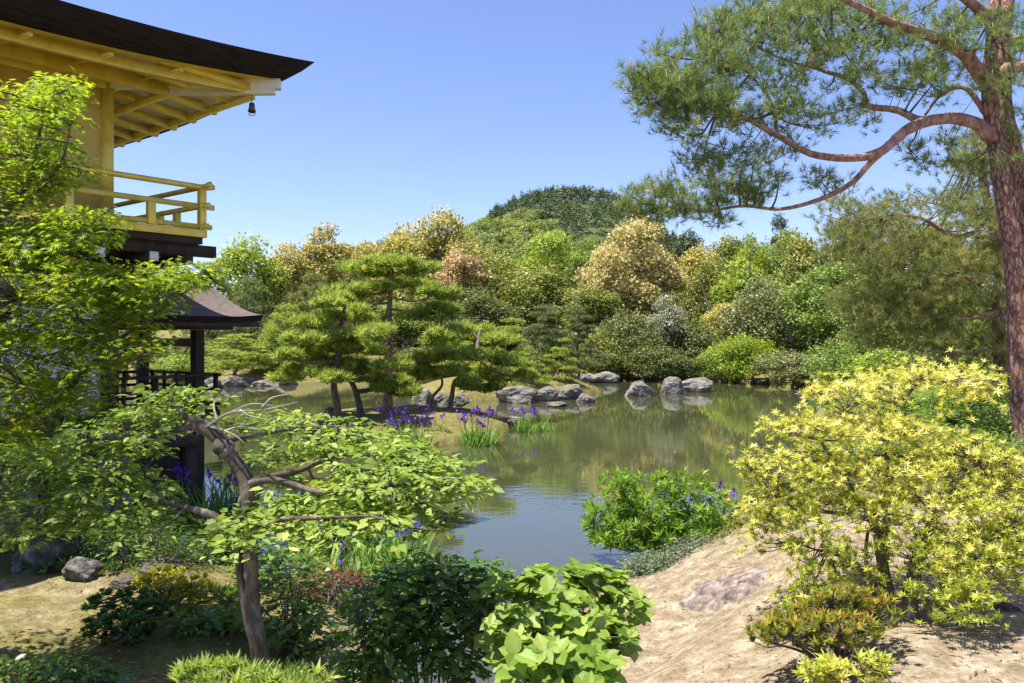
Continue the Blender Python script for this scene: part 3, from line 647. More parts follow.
for px_, py_, w_, h_, lb_ in [(590, 381, 14, 9, 'little pale stone between the two grey far-bank rocks'), (618, 382, 12, 7, 'little stone right of the wide pale far-bank rock'), (652, 380, 14, 7, 'little pale stone under the dark thicket at the water'), (686, 379, 14, 9, 'pale stone behind the gap of the mid-pond rocks'),
    (732, 386, 16, 9, 'pale stone at the waterline below the reddish bank'), (752, 381, 13, 11, 'upright stone at the right end of the reddish bank'), (780, 386, 16, 7, 'flat stone at the water under the white-flowered shrub'), (246, 384, 16, 9, 'small stone between the far left bank rocks')]:
    rock(px_, py_, 53 if px_ > 600 else 50, w_, h_, lb_, FB, .8)
LB = 'rocks along the near left bank'
rock(32, 574, 9.0, 46, 38, 'grey rock on the left bank, at the edge of the sunlit moss', LB, .9, 2)
rock(78, 582, 8.9, 34, 24, 'small dark rounded rock on the left bank in deep shade', LB, .9, 4)
rock(120, 590, 9.0, 32, 13, 'flat-topped brown rock at the left bank waterline', LB, .9, 1)
rock(160, 575, 9.4, 44, 11, 'long low rock at the waterline behind the yellow shrub', LB, .7, 5)
rock(228, 562, 9.5, 56, 16, 'pale flat rock lying in shallow water behind the twisted trunk', LB, .7, 0)
rock(48, 492, 11.2, 100, 34, 'big bluish boulder at the foot of the golden pavilion', LB, .7, 3)
rock(138, 468, 13.5, 110, 26, 'long grey boulder under the fishing pavilion deck', LB, .6, 6)
rock(345, 612, 8.3, 36, 40, 'dark pitted rock among the maroon leaves', LB, .9, 2)
RB = 'rocks on the sandy right bank'
oc = ground_at(728, 594); mb = MB(); aa, rr = np.meshgrid(np.linspace(0, 2 * np.pi, 60), np.linspace(0, 1, 26), indexing='ij')
ox = oc[0] + .42 * rr * np.cos(aa) * (1 + .15 * np.sin(3 * aa)); oy = oc[1] + .36 * rr * np.sin(aa) * (1 + .12 * np.cos(2 * aa + 1)); g0 = height(ox, oy)
rid = np.abs(vnoise(ox * 7 + 3, oy * 9)) + .6 * np.abs(vnoise(ox * 16, oy * 21 + 5)) + .3 * np.abs(vnoise(ox * 40, oy * 40))
bl = np.clip(1 - rr ** 3, 0, 1); mb.grid(np.stack([ox, oy, g0 + .085 * bl * (1 - rr * .4) + .11 * (rid - .25) * bl - .012], -1))
oc_ = mb.build('outcrop', M['outcrop'], smooth=False); tag(oc_, 'weathered grey-brown outcrop breaking through the sandy slope', 'rock', RB)
rock(668, 508, 11.8, 18, 22, 'pinkish upright stone poking out behind the leafy pond bush', RB, .9, 1)
rock(795, 548, 9.2, 30, 7, 'pale flat root-like stone at the sandy crest', RB, .6, 2)
rock(952, 425, 15.5, 30, 12, 'grey stone behind the yellow shrub by the purple irises', RB, .8, 4)
rock(1010, 612, 6.3, 26, 8, 'low grey stone in the shrub shadow at the bank', RB, .8, 0)

# ------------------------------------------------------------------ irises
def flower_mesh():
    mb = MB()
    for k in range(3):
        a = k * 2.094; c, s_ = math.cos(a), math.sin(a)
        for kind in (0, 1):
            a2 = a + kind * 1.047; d = np.array([math.cos(a2), math.sin(a2), 0]); sd = np.array([-d[1], d[0], 0]); V = []
            prof = [(.0, 0, .06), (.35, .14, .2), (.75, .06, .32), (.98, -.3, .3), (1.02, -.55, .1)] if kind == 0 else [(.0, 0, .05), (.2, .3, .14), (.32, .6, .2), (.3, .85, .14), (.22, .98, .03)]
            for r, z, wd in prof: V += [d * r * .5 - sd * wd * .5 + [0, 0, z * .5], d * r * .5 + sd * wd * .5 + [0, 0, z * .5]]
            mb.add(np.array(V), q([(2 * i, 2 * i + 1, 2 * i + 3, 2 * i + 2) for i in range(4)]), .3 + .3 * rng.random() + .3 * kind * 0)
    return mb
fl0 = None
def iris(px, py, Y, wpx, hpx, nfl, label, nb=70, fsize=.12, z=None, fh=(.8, 1.12), depth=.8):
    global fl0
    p = at(px, py, Y); k = Y / FPX; z0 = p[2] if z is None else z
    o = thing('iris_clump', label, 'iris', (p[0], p[1], z0), 0, 'clumps of purple iris at the water')
    W, H = wpx * k / 2, hpx * k; mb = MB(); a = rng.uniform(0, 6.283, nb); r = np.sqrt(rng.uniform(0, 1, nb))
    P = np.stack([W * .8 * r * np.cos(a), W * depth * r * np.sin(a), np.full(nb, -.12)], -1)
    for j in range(3):
        s = slice(j, None, 3); n = len(P[s]); N = horiz(n, 0, .1) + P[s] * .6 / max(W, .1)
        D = np.array([0, 0, 1.0]) + .22 * N * [1, 1, 0] + .06 * rng.normal(size=(n, 3))
        sz = (H + .12) * rng.uniform(.6, 1.0, n)
        mb.leaves(BLADE[j], P[s], D, N, sz, rng.random(n))
    mb.build('leaf_blades', LM['iris_leaf'], o)
    for i in range(nfl):
        if fl0 is None: f = flower_mesh().build('flower', LM['petal'], o); fl0 = f
        else: f = fl0.copy(); COL.objects.link(f); f.parent = o
        x, y = rng.uniform(-W, W), rng.uniform(-W, W) * depth; zz = H * rng.uniform(*fh)
        f.location = (x, y, zz); s_ = fsize * rng.uniform(.8, 1.25); f.scale = (s_, s_, s_ * 1.1); f.rotation_euler = (rng.uniform(-.3, .3), rng.uniform(-.3, .3), rng.uniform(0, 6))
    if nfl:
        st = MB()
        for f in [c for c in o.children if c.name.startswith('flower')]:
            l = np.array(f.location); st.tube(smooth_path([l * [.6, .6, 0] - [0, 0, .1], l * [.85, .85, .6], l], 5), .006, 4)
        st.build('stem', M['stem'], o)
iris(200, 542, 11.2, 95, 70, 14, 'tall iris clump with deep purple flowers in shade behind the twisted trunk', 120, .13)
iris(404, 572, 10.2, 52, 48, 5, 'sunlit iris clump with three purple blooms right of the twisted trunk', 75, .13, fh=(.75, 1.05))
iris(338, 575, 10.0, 80, 40, 6, 'iris clump above the maroon leaves, few purple blooms', 80, .13, fh=(.55, .85))
iris(408, 447, 21.5, 54, 25, 8, 'short broad iris clump before the island pines', 130, .17, fh=(.9, 1.45))
iris(478, 445, 21.9, 44, 27, 14, 'iris clump with the densest purple flowers, at the island tip', 120, .18, fh=(.75, 1.3))
iris(526, 432, 24.8, 28, 20, 7, 'iris clump standing in open water off the island tip, with purple blooms', 70, .17, fh=(.8, 1.2))
iris(547, 432, 24.9, 18, 16, 0, 'small green iris clump without blooms, farthest out in the water', 45)
iris(465, 428, 24.2, 30, 18, 6, 'iris group on the island behind the densest clump', 40, .17)
iris(372, 566, 10.6, 60, 46, 5, 'iris clump between the maroon leaves and the sunlit clump', 70, .13, fh=(.7, 1.0))
iris(392, 440, 22.4, 40, 24, 9, 'irises on the island front, left of the short broad clump', 70, .18, fh=(.8, 1.4))
iris(432, 436, 23, 36, 22, 7, 'irises on the island front, right of the short broad clump', 60, .18, fh=(.8, 1.4))
iris(235, 520, 12.2, 60, 50, 10, 'iris clump behind the bend of the crooked trunk', 80, .13, fh=(.7, 1.05))
iris(718, 552, 10.9, 42, 50, 8, 'iris clump with purple blooms beside the leafy pond bush', 75, .13, z=.12, fh=(.8, 1.2))
iris(826, 396, 30, 54, 22, 16, 'distant purple iris clump seen just past the yellow shrub', 90, .2, z=.05, fh=(.5, 1.1))
iris(966, 428, 15.5, 40, 20, 6, 'low irises under the red pine behind the yellow shrub', 40, .13, z=1.1, fh=(.5, 1.1))

# ------------------------------------------------------------------ background crowns
def broad_proto(seed, h=10.0, wd=8.0, ncl=50, nl=210, low=.18, leaf=.28, lean=0.0):
    """crown and trunk of a broadleaf tree, full of leaf clumps, standing at the origin"""
    g = np.random.default_rng(seed); mb = MB(); C = []; 
    while len(C) < ncl:
        d = unit(g.normal(size=3)); r = g.uniform(.45, 1) ** .6
        z = (low + (1 - low) * (.5 + .46 * d[2] * r)) * h; f = 1.0 - .35 * max(0, d[2])
        c = np.array([d[0] * r * wd * .42 * f + lean * z, d[1] * r * wd * .42 * f, z])
        if all(np.linalg.norm(c - o) > wd * .09 for o in C): C.append(c)
    for c in C:
        rc = wd * g.uniform(.065, .2) ; n = int(nl * (rc / (wd * .145)) ** 2)
        u = unit(g.normal(size=(n, 3))); u[:, 2] = np.where(u[:, 2] < -.3, -u[:, 2], u[:, 2]); rr = g.uniform(.35, 1.0, n) ** .5
        P = c + u * (rr * rc)[:, None] * [g.uniform(.9, 1.4), g.uniform(.9, 1.4), g.uniform(.7, 1.2)] + g.normal(size=(n, 3)) * rc * .16
        N = unit(u * .9 + UP * .7 + g.normal(size=(n, 3)) * .55); D = unit(g.normal(size=(n, 3)) + u * .4)
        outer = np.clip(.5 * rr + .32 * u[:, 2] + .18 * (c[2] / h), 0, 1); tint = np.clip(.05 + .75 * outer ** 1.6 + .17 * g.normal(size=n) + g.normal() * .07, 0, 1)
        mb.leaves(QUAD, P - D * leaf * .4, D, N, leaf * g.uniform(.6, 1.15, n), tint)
    tr = MB(); top = np.array([lean * h * .75, 0, h * .75])
    base = [np.array([0, 0, -.6]), np.array([g.normal() * .1, g.normal() * .1, h * .2]), np.array([lean * h * .45 + g.normal() * .3, g.normal() * .3, h * .45]), top]
    L0 = limb(tr, base, wd * .028, wd * .006, 16, 8)
    for c in sorted(C, key=lambda c: g.random())[:14]: twig_to(tr, [L0], c, wd * .012, wd * .003, .05)
    return mb, tr
PM = {}
def make_proto(key, fn):
    mb, tr = fn; c = mb.build('crown', M['white']); t = tr.build('trunk', M['bark_grey'], smooth=True)
    PM[key] = (c.data, t.data, np.ptp(np.concatenate(mb.v)[:, 2]), np.ptp(np.concatenate(mb.v)[:, 0]), np.concatenate(mb.v)[:, 2].max())
    for o in (c, t): bpy.data.objects.remove(o)
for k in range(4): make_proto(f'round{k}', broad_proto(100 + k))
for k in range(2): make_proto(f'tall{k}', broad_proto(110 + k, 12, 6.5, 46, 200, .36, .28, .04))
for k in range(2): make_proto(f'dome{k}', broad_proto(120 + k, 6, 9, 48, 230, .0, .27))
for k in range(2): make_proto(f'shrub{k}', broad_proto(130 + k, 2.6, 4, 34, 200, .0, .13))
def pine_proto(seed, h=6.5, wd=5.6, tiers=6, nt_=120, flat=.2, lean=.05, z0=.3, rough=False):
    g = np.random.default_rng(seed); mb = MB(); tr = MB(); V = []
    path = [np.array([0, 0, -.5])]
    for i in range(1, 6): path.append(np.array([lean * h * i / 5 + g.normal() * .12, g.normal() * .15, h * .95 * i / 5]))
    L0 = limb(tr, path, wd * .03, wd * .008, 20, 8, .06)
    for i in range(tiers):
        f = i / (tiers - 1); z = h * (z0 + (1 - z0) * f); rad = wd * .5 * ((1 - f) ** .75 * .8 + .25); m = 1 if f > .95 else g.integers(3, 6); a0 = g.uniform(0, 6.28)
        for j in range(m):
            a = a0 + j * 6.283 / m + g.normal() * .25; r = 0 if f > .95 else rad * g.uniform(.5, .85)
            ax = np.interp(z, L0[:, 2], L0[:, 0]); ay = np.interp(z, L0[:, 2], L0[:, 1])
            c = np.array([ax + r * math.cos(a), ay + r * math.sin(a), z + g.normal() * h * (.05 if rough else .025)]); pr = rad * g.uniform(.42, .6) if m > 1 else wd * .2
            twig_to(tr, [L0], c - [0, 0, pr * .12], wd * .011, wd * .004, .06)
            for k in range(3 if not rough else 4):
                a = g.uniform(0, 6.28); f = g.uniform(.1, .6)
                pad(mb, c + np.array([f * pr * math.cos(a), f * pr * math.sin(a), g.normal() * pr * .12]), pr * g.uniform(.45, .65), pr * flat * (1.8 if rough else 1), nt_ * .8, g, .26)
    return mb, tr
def pad(mb, c, r, hz, n, g, size=.3, up=1.0, tm=None):
    n = int(n * max(.35, (r / 1.1) ** 1.6)); tm = tm or PTUFT
    a = g.uniform(0, 6.283, n); rr = np.sqrt(g.uniform(0, 1, n)); lob = 1 + .22 * np.sin(a * 3 + g.uniform(0, 6)) + .12 * np.sin(a * 5 + g.uniform(0, 6))
    z = hz * (1 - rr ** 2) * g.uniform(-.3, 1.1, n) + g.normal(size=n) * hz * .18
    P = c + np.stack([r * lob * rr * np.cos(a), r * lob * rr * np.sin(a), z], -1)
    D = np.stack([np.cos(a) * rr * .7, np.sin(a) * rr * .7, up * np.ones(n)], -1) + g.normal(size=(n, 3)) * .35
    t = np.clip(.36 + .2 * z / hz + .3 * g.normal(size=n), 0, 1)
    for k in range(len(tm)):
        s = slice(k, None, len(tm)); mb.leaves(tm[k], P[s], D[s], g.normal(size=(len(P[s]), 3)), size * g.uniform(.75, 1.15, len(P[s])), t[s])
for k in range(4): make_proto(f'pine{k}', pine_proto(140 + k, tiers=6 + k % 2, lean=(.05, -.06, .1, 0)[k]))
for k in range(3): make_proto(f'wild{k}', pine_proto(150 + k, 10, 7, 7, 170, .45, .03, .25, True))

def tree(px, ptop, wpx, Y, key, leafmat, label, group='trees along the far bank', pbase=None, flip=None, bark=None, cat='tree', name='broadleaf_tree', sy=1.0):
    x = (px - CX) / FPX * Y; ztop = CAMZ + (HOR - ptop) / FPX * Y
    zb = gz(x, Y) if pbase is None else CAMZ + (HOR - pbase) / FPX * Y
    zb = max(zb, .05) - .1
    cd, td, hh, ww, zt = PM[key]; o = thing(name, label, cat, (x, Y, zb), random.uniform(0, 6.28) if flip is None else flip, group)
    sz = (ztop - zb) / zt; sx = wpx / FPX * Y / ww; o.scale = (sx, sx * sy, sz)
    for nm, d, m in (('crown', cd, LM[leafmat]), ('trunk', td, M[bark or 'bark_grey'])):
        c = bpy.data.objects.new(nm, d); COL.objects.link(c); c.parent = o
        c.material_slots[0].link = 'OBJECT'; c.material_slots[0].material = m
    return o
T = tree
# left of the hill
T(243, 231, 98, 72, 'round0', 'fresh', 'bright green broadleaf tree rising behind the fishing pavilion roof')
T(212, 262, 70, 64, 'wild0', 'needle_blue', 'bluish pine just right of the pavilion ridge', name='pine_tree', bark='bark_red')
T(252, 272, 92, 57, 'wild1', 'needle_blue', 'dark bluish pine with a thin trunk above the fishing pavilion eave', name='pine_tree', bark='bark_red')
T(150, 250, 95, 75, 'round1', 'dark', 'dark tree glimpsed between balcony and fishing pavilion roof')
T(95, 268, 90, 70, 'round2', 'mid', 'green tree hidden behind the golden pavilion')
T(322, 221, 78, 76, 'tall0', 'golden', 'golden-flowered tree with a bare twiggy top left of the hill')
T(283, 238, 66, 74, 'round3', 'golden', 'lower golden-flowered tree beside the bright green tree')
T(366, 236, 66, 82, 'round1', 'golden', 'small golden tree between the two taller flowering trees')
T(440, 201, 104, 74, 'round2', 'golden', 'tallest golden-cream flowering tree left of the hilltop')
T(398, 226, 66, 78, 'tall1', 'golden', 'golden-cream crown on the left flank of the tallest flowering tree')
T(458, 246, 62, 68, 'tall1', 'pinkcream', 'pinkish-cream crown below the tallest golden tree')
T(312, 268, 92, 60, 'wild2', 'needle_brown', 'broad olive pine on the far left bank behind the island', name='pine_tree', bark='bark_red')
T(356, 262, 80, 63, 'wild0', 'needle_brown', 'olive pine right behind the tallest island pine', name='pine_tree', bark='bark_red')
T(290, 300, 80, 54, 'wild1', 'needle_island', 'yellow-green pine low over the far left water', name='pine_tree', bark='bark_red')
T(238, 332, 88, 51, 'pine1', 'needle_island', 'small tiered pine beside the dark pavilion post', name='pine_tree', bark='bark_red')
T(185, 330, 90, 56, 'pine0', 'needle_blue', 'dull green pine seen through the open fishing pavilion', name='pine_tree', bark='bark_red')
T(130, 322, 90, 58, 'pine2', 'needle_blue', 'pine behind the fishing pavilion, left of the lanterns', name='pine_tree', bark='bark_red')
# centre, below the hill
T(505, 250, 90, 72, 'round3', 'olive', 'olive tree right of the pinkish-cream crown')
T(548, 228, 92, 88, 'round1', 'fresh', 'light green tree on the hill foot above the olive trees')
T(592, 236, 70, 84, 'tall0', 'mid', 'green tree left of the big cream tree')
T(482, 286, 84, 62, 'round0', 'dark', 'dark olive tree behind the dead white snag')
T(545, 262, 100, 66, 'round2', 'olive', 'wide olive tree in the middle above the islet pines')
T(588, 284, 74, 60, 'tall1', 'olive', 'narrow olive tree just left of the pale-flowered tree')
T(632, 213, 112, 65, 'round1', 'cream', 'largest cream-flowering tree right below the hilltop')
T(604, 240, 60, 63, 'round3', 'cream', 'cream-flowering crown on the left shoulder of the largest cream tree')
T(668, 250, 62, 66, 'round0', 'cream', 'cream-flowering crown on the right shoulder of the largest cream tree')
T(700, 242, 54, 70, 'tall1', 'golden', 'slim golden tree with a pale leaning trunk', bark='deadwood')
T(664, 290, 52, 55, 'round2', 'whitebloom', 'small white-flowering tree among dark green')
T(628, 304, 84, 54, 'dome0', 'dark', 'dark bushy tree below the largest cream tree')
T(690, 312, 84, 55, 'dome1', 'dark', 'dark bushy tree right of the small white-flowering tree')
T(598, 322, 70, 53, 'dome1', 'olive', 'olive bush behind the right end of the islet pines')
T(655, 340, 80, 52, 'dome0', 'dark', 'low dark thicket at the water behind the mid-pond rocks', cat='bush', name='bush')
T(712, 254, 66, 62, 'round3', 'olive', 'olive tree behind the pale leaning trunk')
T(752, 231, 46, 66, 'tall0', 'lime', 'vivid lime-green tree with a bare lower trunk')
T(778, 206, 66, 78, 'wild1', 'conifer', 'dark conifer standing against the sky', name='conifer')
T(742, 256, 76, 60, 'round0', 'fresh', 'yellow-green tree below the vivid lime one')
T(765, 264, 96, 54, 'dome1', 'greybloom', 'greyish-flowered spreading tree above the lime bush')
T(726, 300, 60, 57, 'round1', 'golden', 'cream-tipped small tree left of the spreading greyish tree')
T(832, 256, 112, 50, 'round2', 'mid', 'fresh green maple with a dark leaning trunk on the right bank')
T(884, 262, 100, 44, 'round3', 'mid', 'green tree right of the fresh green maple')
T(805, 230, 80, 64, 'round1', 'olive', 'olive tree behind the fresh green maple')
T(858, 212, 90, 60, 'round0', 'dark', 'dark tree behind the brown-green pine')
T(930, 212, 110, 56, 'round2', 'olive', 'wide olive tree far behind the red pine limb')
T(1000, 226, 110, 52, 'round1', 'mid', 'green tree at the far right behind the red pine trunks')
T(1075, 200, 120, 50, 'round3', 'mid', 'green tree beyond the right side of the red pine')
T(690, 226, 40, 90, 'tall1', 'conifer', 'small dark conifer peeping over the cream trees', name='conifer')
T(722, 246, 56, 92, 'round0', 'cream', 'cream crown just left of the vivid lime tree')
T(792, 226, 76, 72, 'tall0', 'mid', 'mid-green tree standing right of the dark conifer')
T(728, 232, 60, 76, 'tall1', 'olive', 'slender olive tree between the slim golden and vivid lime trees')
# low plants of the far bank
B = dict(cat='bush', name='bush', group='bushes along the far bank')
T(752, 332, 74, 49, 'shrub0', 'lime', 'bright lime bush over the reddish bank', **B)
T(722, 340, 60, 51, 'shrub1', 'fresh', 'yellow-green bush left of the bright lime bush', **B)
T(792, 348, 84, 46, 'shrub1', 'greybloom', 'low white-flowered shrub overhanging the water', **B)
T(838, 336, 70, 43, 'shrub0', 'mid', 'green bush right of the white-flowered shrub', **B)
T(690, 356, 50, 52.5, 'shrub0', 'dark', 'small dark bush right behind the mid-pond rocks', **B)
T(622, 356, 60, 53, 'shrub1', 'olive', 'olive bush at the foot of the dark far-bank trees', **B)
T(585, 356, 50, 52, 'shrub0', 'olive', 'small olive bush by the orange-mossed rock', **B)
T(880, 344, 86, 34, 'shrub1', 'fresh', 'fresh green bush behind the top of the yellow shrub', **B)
T(945, 330, 100, 28, 'shrub0', 'mid', 'leafy bush between yellow shrub and red pine', **B)
T(990, 368, 70, 19, 'shrub1', 'fresh', 'bush at the foot of the leaning second pine', **B)
T(872, 362, 60, 40, 'shrub0', 'dark', 'dark low bush at the right bank behind the purple irises', **B)
T(180, 352, 80, 54, 'shrub1', 'fresh', 'yellow-green bush on the far bank seen under the pavilion roof', **B)
T(270, 352, 60, 53, 'shrub0', 'fresh', 'yellow-green bush behind the far left rocks', **B)
T(330, 352, 90, 57, 'shrub1', 'olive', 'olive bush behind the left island pines', **B)
T(420, 345, 90, 58, 'shrub0', 'dark', 'dark bush behind the tallest island pine trunk', **B)
T(475, 348, 80, 58, 'shrub1', 'dark', 'dark bush behind the right island pine', **B)
T(535, 346, 80, 56, 'shrub0', 'dark', 'dark bush behind the islet pines', **B)
T(90, 350, 90, 54, 'shrub0', 'mid', 'green bush behind the lower pavilion wall', **B)
T(385, 300, 90, 64, 'round3', 'mid', 'mid-green tree filling behind the tallest island pine')
T(430, 290, 80, 66, 'round1', 'olive', 'olive tree below the tallest golden tree')
FL = dict(cat='bush', name='bush', group='bushes behind the far-bank trees')
for px_, top_, w_, Y_, k_, m_, lb_ in [(205, 338, 90, 62, 'dome0', 'mid', 'round green bush behind the small tiered pine'), (262, 330, 100, 64, 'dome1', 'olive', 'olive bush between the far-left pines'), (330, 322, 110, 66, 'dome0', 'dark', 'dark bush low behind the left island pine'),
    (400, 326, 110, 66, 'dome1', 'mid', 'green bush behind the tallest island pine at trunk height'), (470, 322, 110, 67, 'dome0', 'olive', 'olive bush behind the low right island pine'), (535, 320, 100, 66, 'dome1', 'dark', 'dark bush filling between the islet pine trunks'),
    (590, 330, 90, 60, 'dome0', 'dark', 'dark bush at the right end of the islet pines'), (745, 318, 100, 57, 'dome1', 'olive', 'olive bush behind the bright lime bush'), (812, 312, 110, 54, 'dome0', 'mid', 'green bush below the fresh green maple'),
    (885, 318, 110, 48, 'dome1', 'dark', 'dark bush behind the second pine foliage'), (960, 312, 120, 44, 'dome0', 'mid', 'green bush between the red pine and second pine trunks'), (1040, 310, 120, 40, 'dome1', 'olive', 'olive bush beyond the red pine trunk')]:
    T(px_, top_, w_, Y_, k_, m_, lb_, **FL)
# pines of the middle islet
IP = dict(name='pine_tree', bark='bark_red', group='tiered pines on the islet and island', cat='pine')
T(505, 316, 72, 40.5, 'pine0', 'needle_island', 'islet pine farthest left, beside the dead snag', pbase=388, **IP)
T(540, 302, 76, 43, 'pine1', 'needle_blue', 'tall dark islet pine in the middle of the group', pbase=385, **IP)
T(577, 304, 74, 43.5, 'pine3', 'needle_blue', 'islet pine with a straight reddish trunk at the right', pbase=384, **IP)
T(556, 336, 56, 41, 'pine2', 'needle_island', 'smaller low islet pine before the tall dark one', pbase=390, **IP)
T(528, 344, 50, 39.5, 'pine3', 'needle_island', 'lowest spreading pine over the islet front rocks', pbase=394, **IP)
T(466, 330, 66, 44, 'pine2', 'needle_island', 'islet pine half hidden behind the island pines', pbase=385, **IP)

# wooded hill: two masses of far crowns
def forest(name, pts, h, wd, mat, leaf, nl, label):
    mb = MB()
    for (x, y) in pts:
        z = hill_z(np.array(x), np.array(y)); s = rng.uniform(.7, 1.3); n = nl
        u = unit(rng.normal(size=(n, 3))); u[:, 2] = np.abs(u[:, 2]) * 1.2 - .25; rr = rng.uniform(.5, 1, n)
        tall = h > wd * 1.2; f = (1 - np.clip(u[:, 2], 0, 1) * .75) if tall else 1
        P = np.array([x, y, z + h * s * .45]) + u * rr[:, None] * np.array([wd * .55 * s, wd * .55 * s, h * .55 * s]) * (np.stack([f, f, np.ones(n)], -1) if tall else 1)
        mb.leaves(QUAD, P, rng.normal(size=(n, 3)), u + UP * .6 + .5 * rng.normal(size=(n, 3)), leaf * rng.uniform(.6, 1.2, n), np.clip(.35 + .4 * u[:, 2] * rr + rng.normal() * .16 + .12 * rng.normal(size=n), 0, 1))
    o = mb.build(name, LM[mat]); o['kind'] = 'stuff'; tag(o, label, 'forest'); return o
c1, c2, c3 = [], [], []
for i in range(30000):
    x, y = rng.uniform(-230, 260), rng.uniform(170, 520)
    u_ = CX + FPX * x / y; z = float(hill_z(np.array(x), np.array(y))); v_ = HOR - FPX * (z - CAMZ) / y
    if not (230 < u_ < 900): continue
    # dark conifers clothe the top and the right flank, pale broadleaf the left
    edge = 214 + (u_ - 560) * -.12 + 9 * math.sin(u_ * .07)
    con = (y > 290 and ((u_ > 490 and v_ < 221 + max(0, u_ - 540) * .62 + 6 * math.sin(u_ * .08)) or u_ < 440)) 
    if con: c1.append((x, y))
    elif rng.random() < .55: c2.append((x, y))
    else: c3.append((x, y))
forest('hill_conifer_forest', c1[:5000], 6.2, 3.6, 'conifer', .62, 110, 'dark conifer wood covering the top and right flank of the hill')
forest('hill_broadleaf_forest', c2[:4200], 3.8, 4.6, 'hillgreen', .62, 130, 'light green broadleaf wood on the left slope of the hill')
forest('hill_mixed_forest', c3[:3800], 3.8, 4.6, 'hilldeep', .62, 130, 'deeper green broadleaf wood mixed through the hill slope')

# ------------------------------------------------------------------ island pines
def padpine(name_label, trunk, pads, Y0, r0, leafmat, nt_=190, stems=(), dead=None):
    """pine whose trunk and foliage pads are given as picture positions at depth Y"""
    base = at(*trunk[0]); base[2] = gz(base[0], base[1]) - .08; o = thing('pine_tree', name_label, 'pine', base, 0, 'tiered pines on the islet and island')
    pts = [at(*p) - base for p in trunk]; pts[0] = np.zeros(3)
    tr = MB(); Ls = [limb(tr, pts, r0, r0 * .3, 26, 10, .06)]
    for s in stems: Ls.append(limb(tr, [at(*p) - base for p in s], r0 * .7, r0 * .22, 20, 8, .06))
    mb = MB(); bm_ = MB(); g = np.random.default_rng(int(Y0 * 100))
    for (px, py, rx, Y) in pads:
        c = at(px, py, Y) - base; r = rx * Y / FPX
        twig_to(bm_, Ls, c, .05, .018, .1, 6)
        for k in range(3):
            e = c + np.array([g.uniform(-.7, .7) * r, g.uniform(-.7, .7) * r, .02]); P = smooth_path([c - [0, 0, .05], (c + e) / 2 - [0, 0, .04], e], 5); bm_.tube(P, np.linspace(.02, .006, 5), 5)
        for k in range(5):
            a = g.uniform(0, 6.28); f = 0 if k == 0 else g.uniform(.35, .7)
            pad(mb, c + np.array([f * r * math.cos(a), f * r * math.sin(a), g.normal() * r * .08 - f * r * .08]), r * g.uniform(.36, .52), r * .17, nt_ * .8, g, .24)
    tr.build('trunk', M['bark_red'] if Y0 > 25.5 else M['bark_grey'], o, smooth=True); bm_.build('branches', M['bark_red'], o, smooth=True); mb.build('foliage', LM[leafmat], o)
    if dead is not None:
        d = MB(); limb(d, [at(*p) - base for p in dead[0]], .1, .04, 12, 8)
        for x in dead[1:]: limb(d, [at(*p) - base for p in x], .05, .015, 8, 6)
        d.build('dead_snag', M['deadwood'], o)
    return o
def rp(specs, Y, dy=1.1):
    return [(px, py, rx, Y + random.uniform(-dy, dy)) for px, py, rx in specs]
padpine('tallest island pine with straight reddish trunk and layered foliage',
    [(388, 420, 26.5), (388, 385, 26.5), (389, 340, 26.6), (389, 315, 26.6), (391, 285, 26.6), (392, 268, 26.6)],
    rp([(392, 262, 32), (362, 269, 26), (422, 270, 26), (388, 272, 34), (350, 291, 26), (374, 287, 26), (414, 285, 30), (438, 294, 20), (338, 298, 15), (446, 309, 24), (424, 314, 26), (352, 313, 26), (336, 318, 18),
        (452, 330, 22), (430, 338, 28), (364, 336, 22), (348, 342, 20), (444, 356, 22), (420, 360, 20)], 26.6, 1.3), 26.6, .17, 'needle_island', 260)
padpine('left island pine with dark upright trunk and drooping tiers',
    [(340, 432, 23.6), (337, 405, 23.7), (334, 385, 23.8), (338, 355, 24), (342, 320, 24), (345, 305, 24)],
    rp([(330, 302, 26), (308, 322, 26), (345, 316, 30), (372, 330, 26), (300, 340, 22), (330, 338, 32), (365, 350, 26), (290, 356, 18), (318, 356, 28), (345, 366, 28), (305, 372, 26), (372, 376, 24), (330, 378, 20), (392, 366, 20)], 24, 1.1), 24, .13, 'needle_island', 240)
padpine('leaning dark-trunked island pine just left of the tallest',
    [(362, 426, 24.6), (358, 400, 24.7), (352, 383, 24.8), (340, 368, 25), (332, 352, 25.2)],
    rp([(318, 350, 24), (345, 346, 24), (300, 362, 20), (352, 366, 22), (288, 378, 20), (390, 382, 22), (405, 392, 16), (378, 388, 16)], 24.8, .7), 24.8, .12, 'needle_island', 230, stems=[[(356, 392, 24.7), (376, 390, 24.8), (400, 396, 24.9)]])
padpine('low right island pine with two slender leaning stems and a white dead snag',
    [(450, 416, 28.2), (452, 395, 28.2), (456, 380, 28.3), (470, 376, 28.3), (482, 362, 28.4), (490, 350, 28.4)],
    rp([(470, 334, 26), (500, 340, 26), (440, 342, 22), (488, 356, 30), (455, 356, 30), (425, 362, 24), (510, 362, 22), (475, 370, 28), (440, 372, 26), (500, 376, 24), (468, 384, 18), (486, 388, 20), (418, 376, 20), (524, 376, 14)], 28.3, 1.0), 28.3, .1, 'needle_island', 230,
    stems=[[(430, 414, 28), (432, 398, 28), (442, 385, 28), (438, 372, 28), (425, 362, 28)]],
    dead=[[(478, 352, 28), (479, 338, 28), (481, 328, 28)], [(479, 340, 28), (472, 332, 28), (468, 331, 28)], [(480, 336, 28), (485, 341, 28)]])

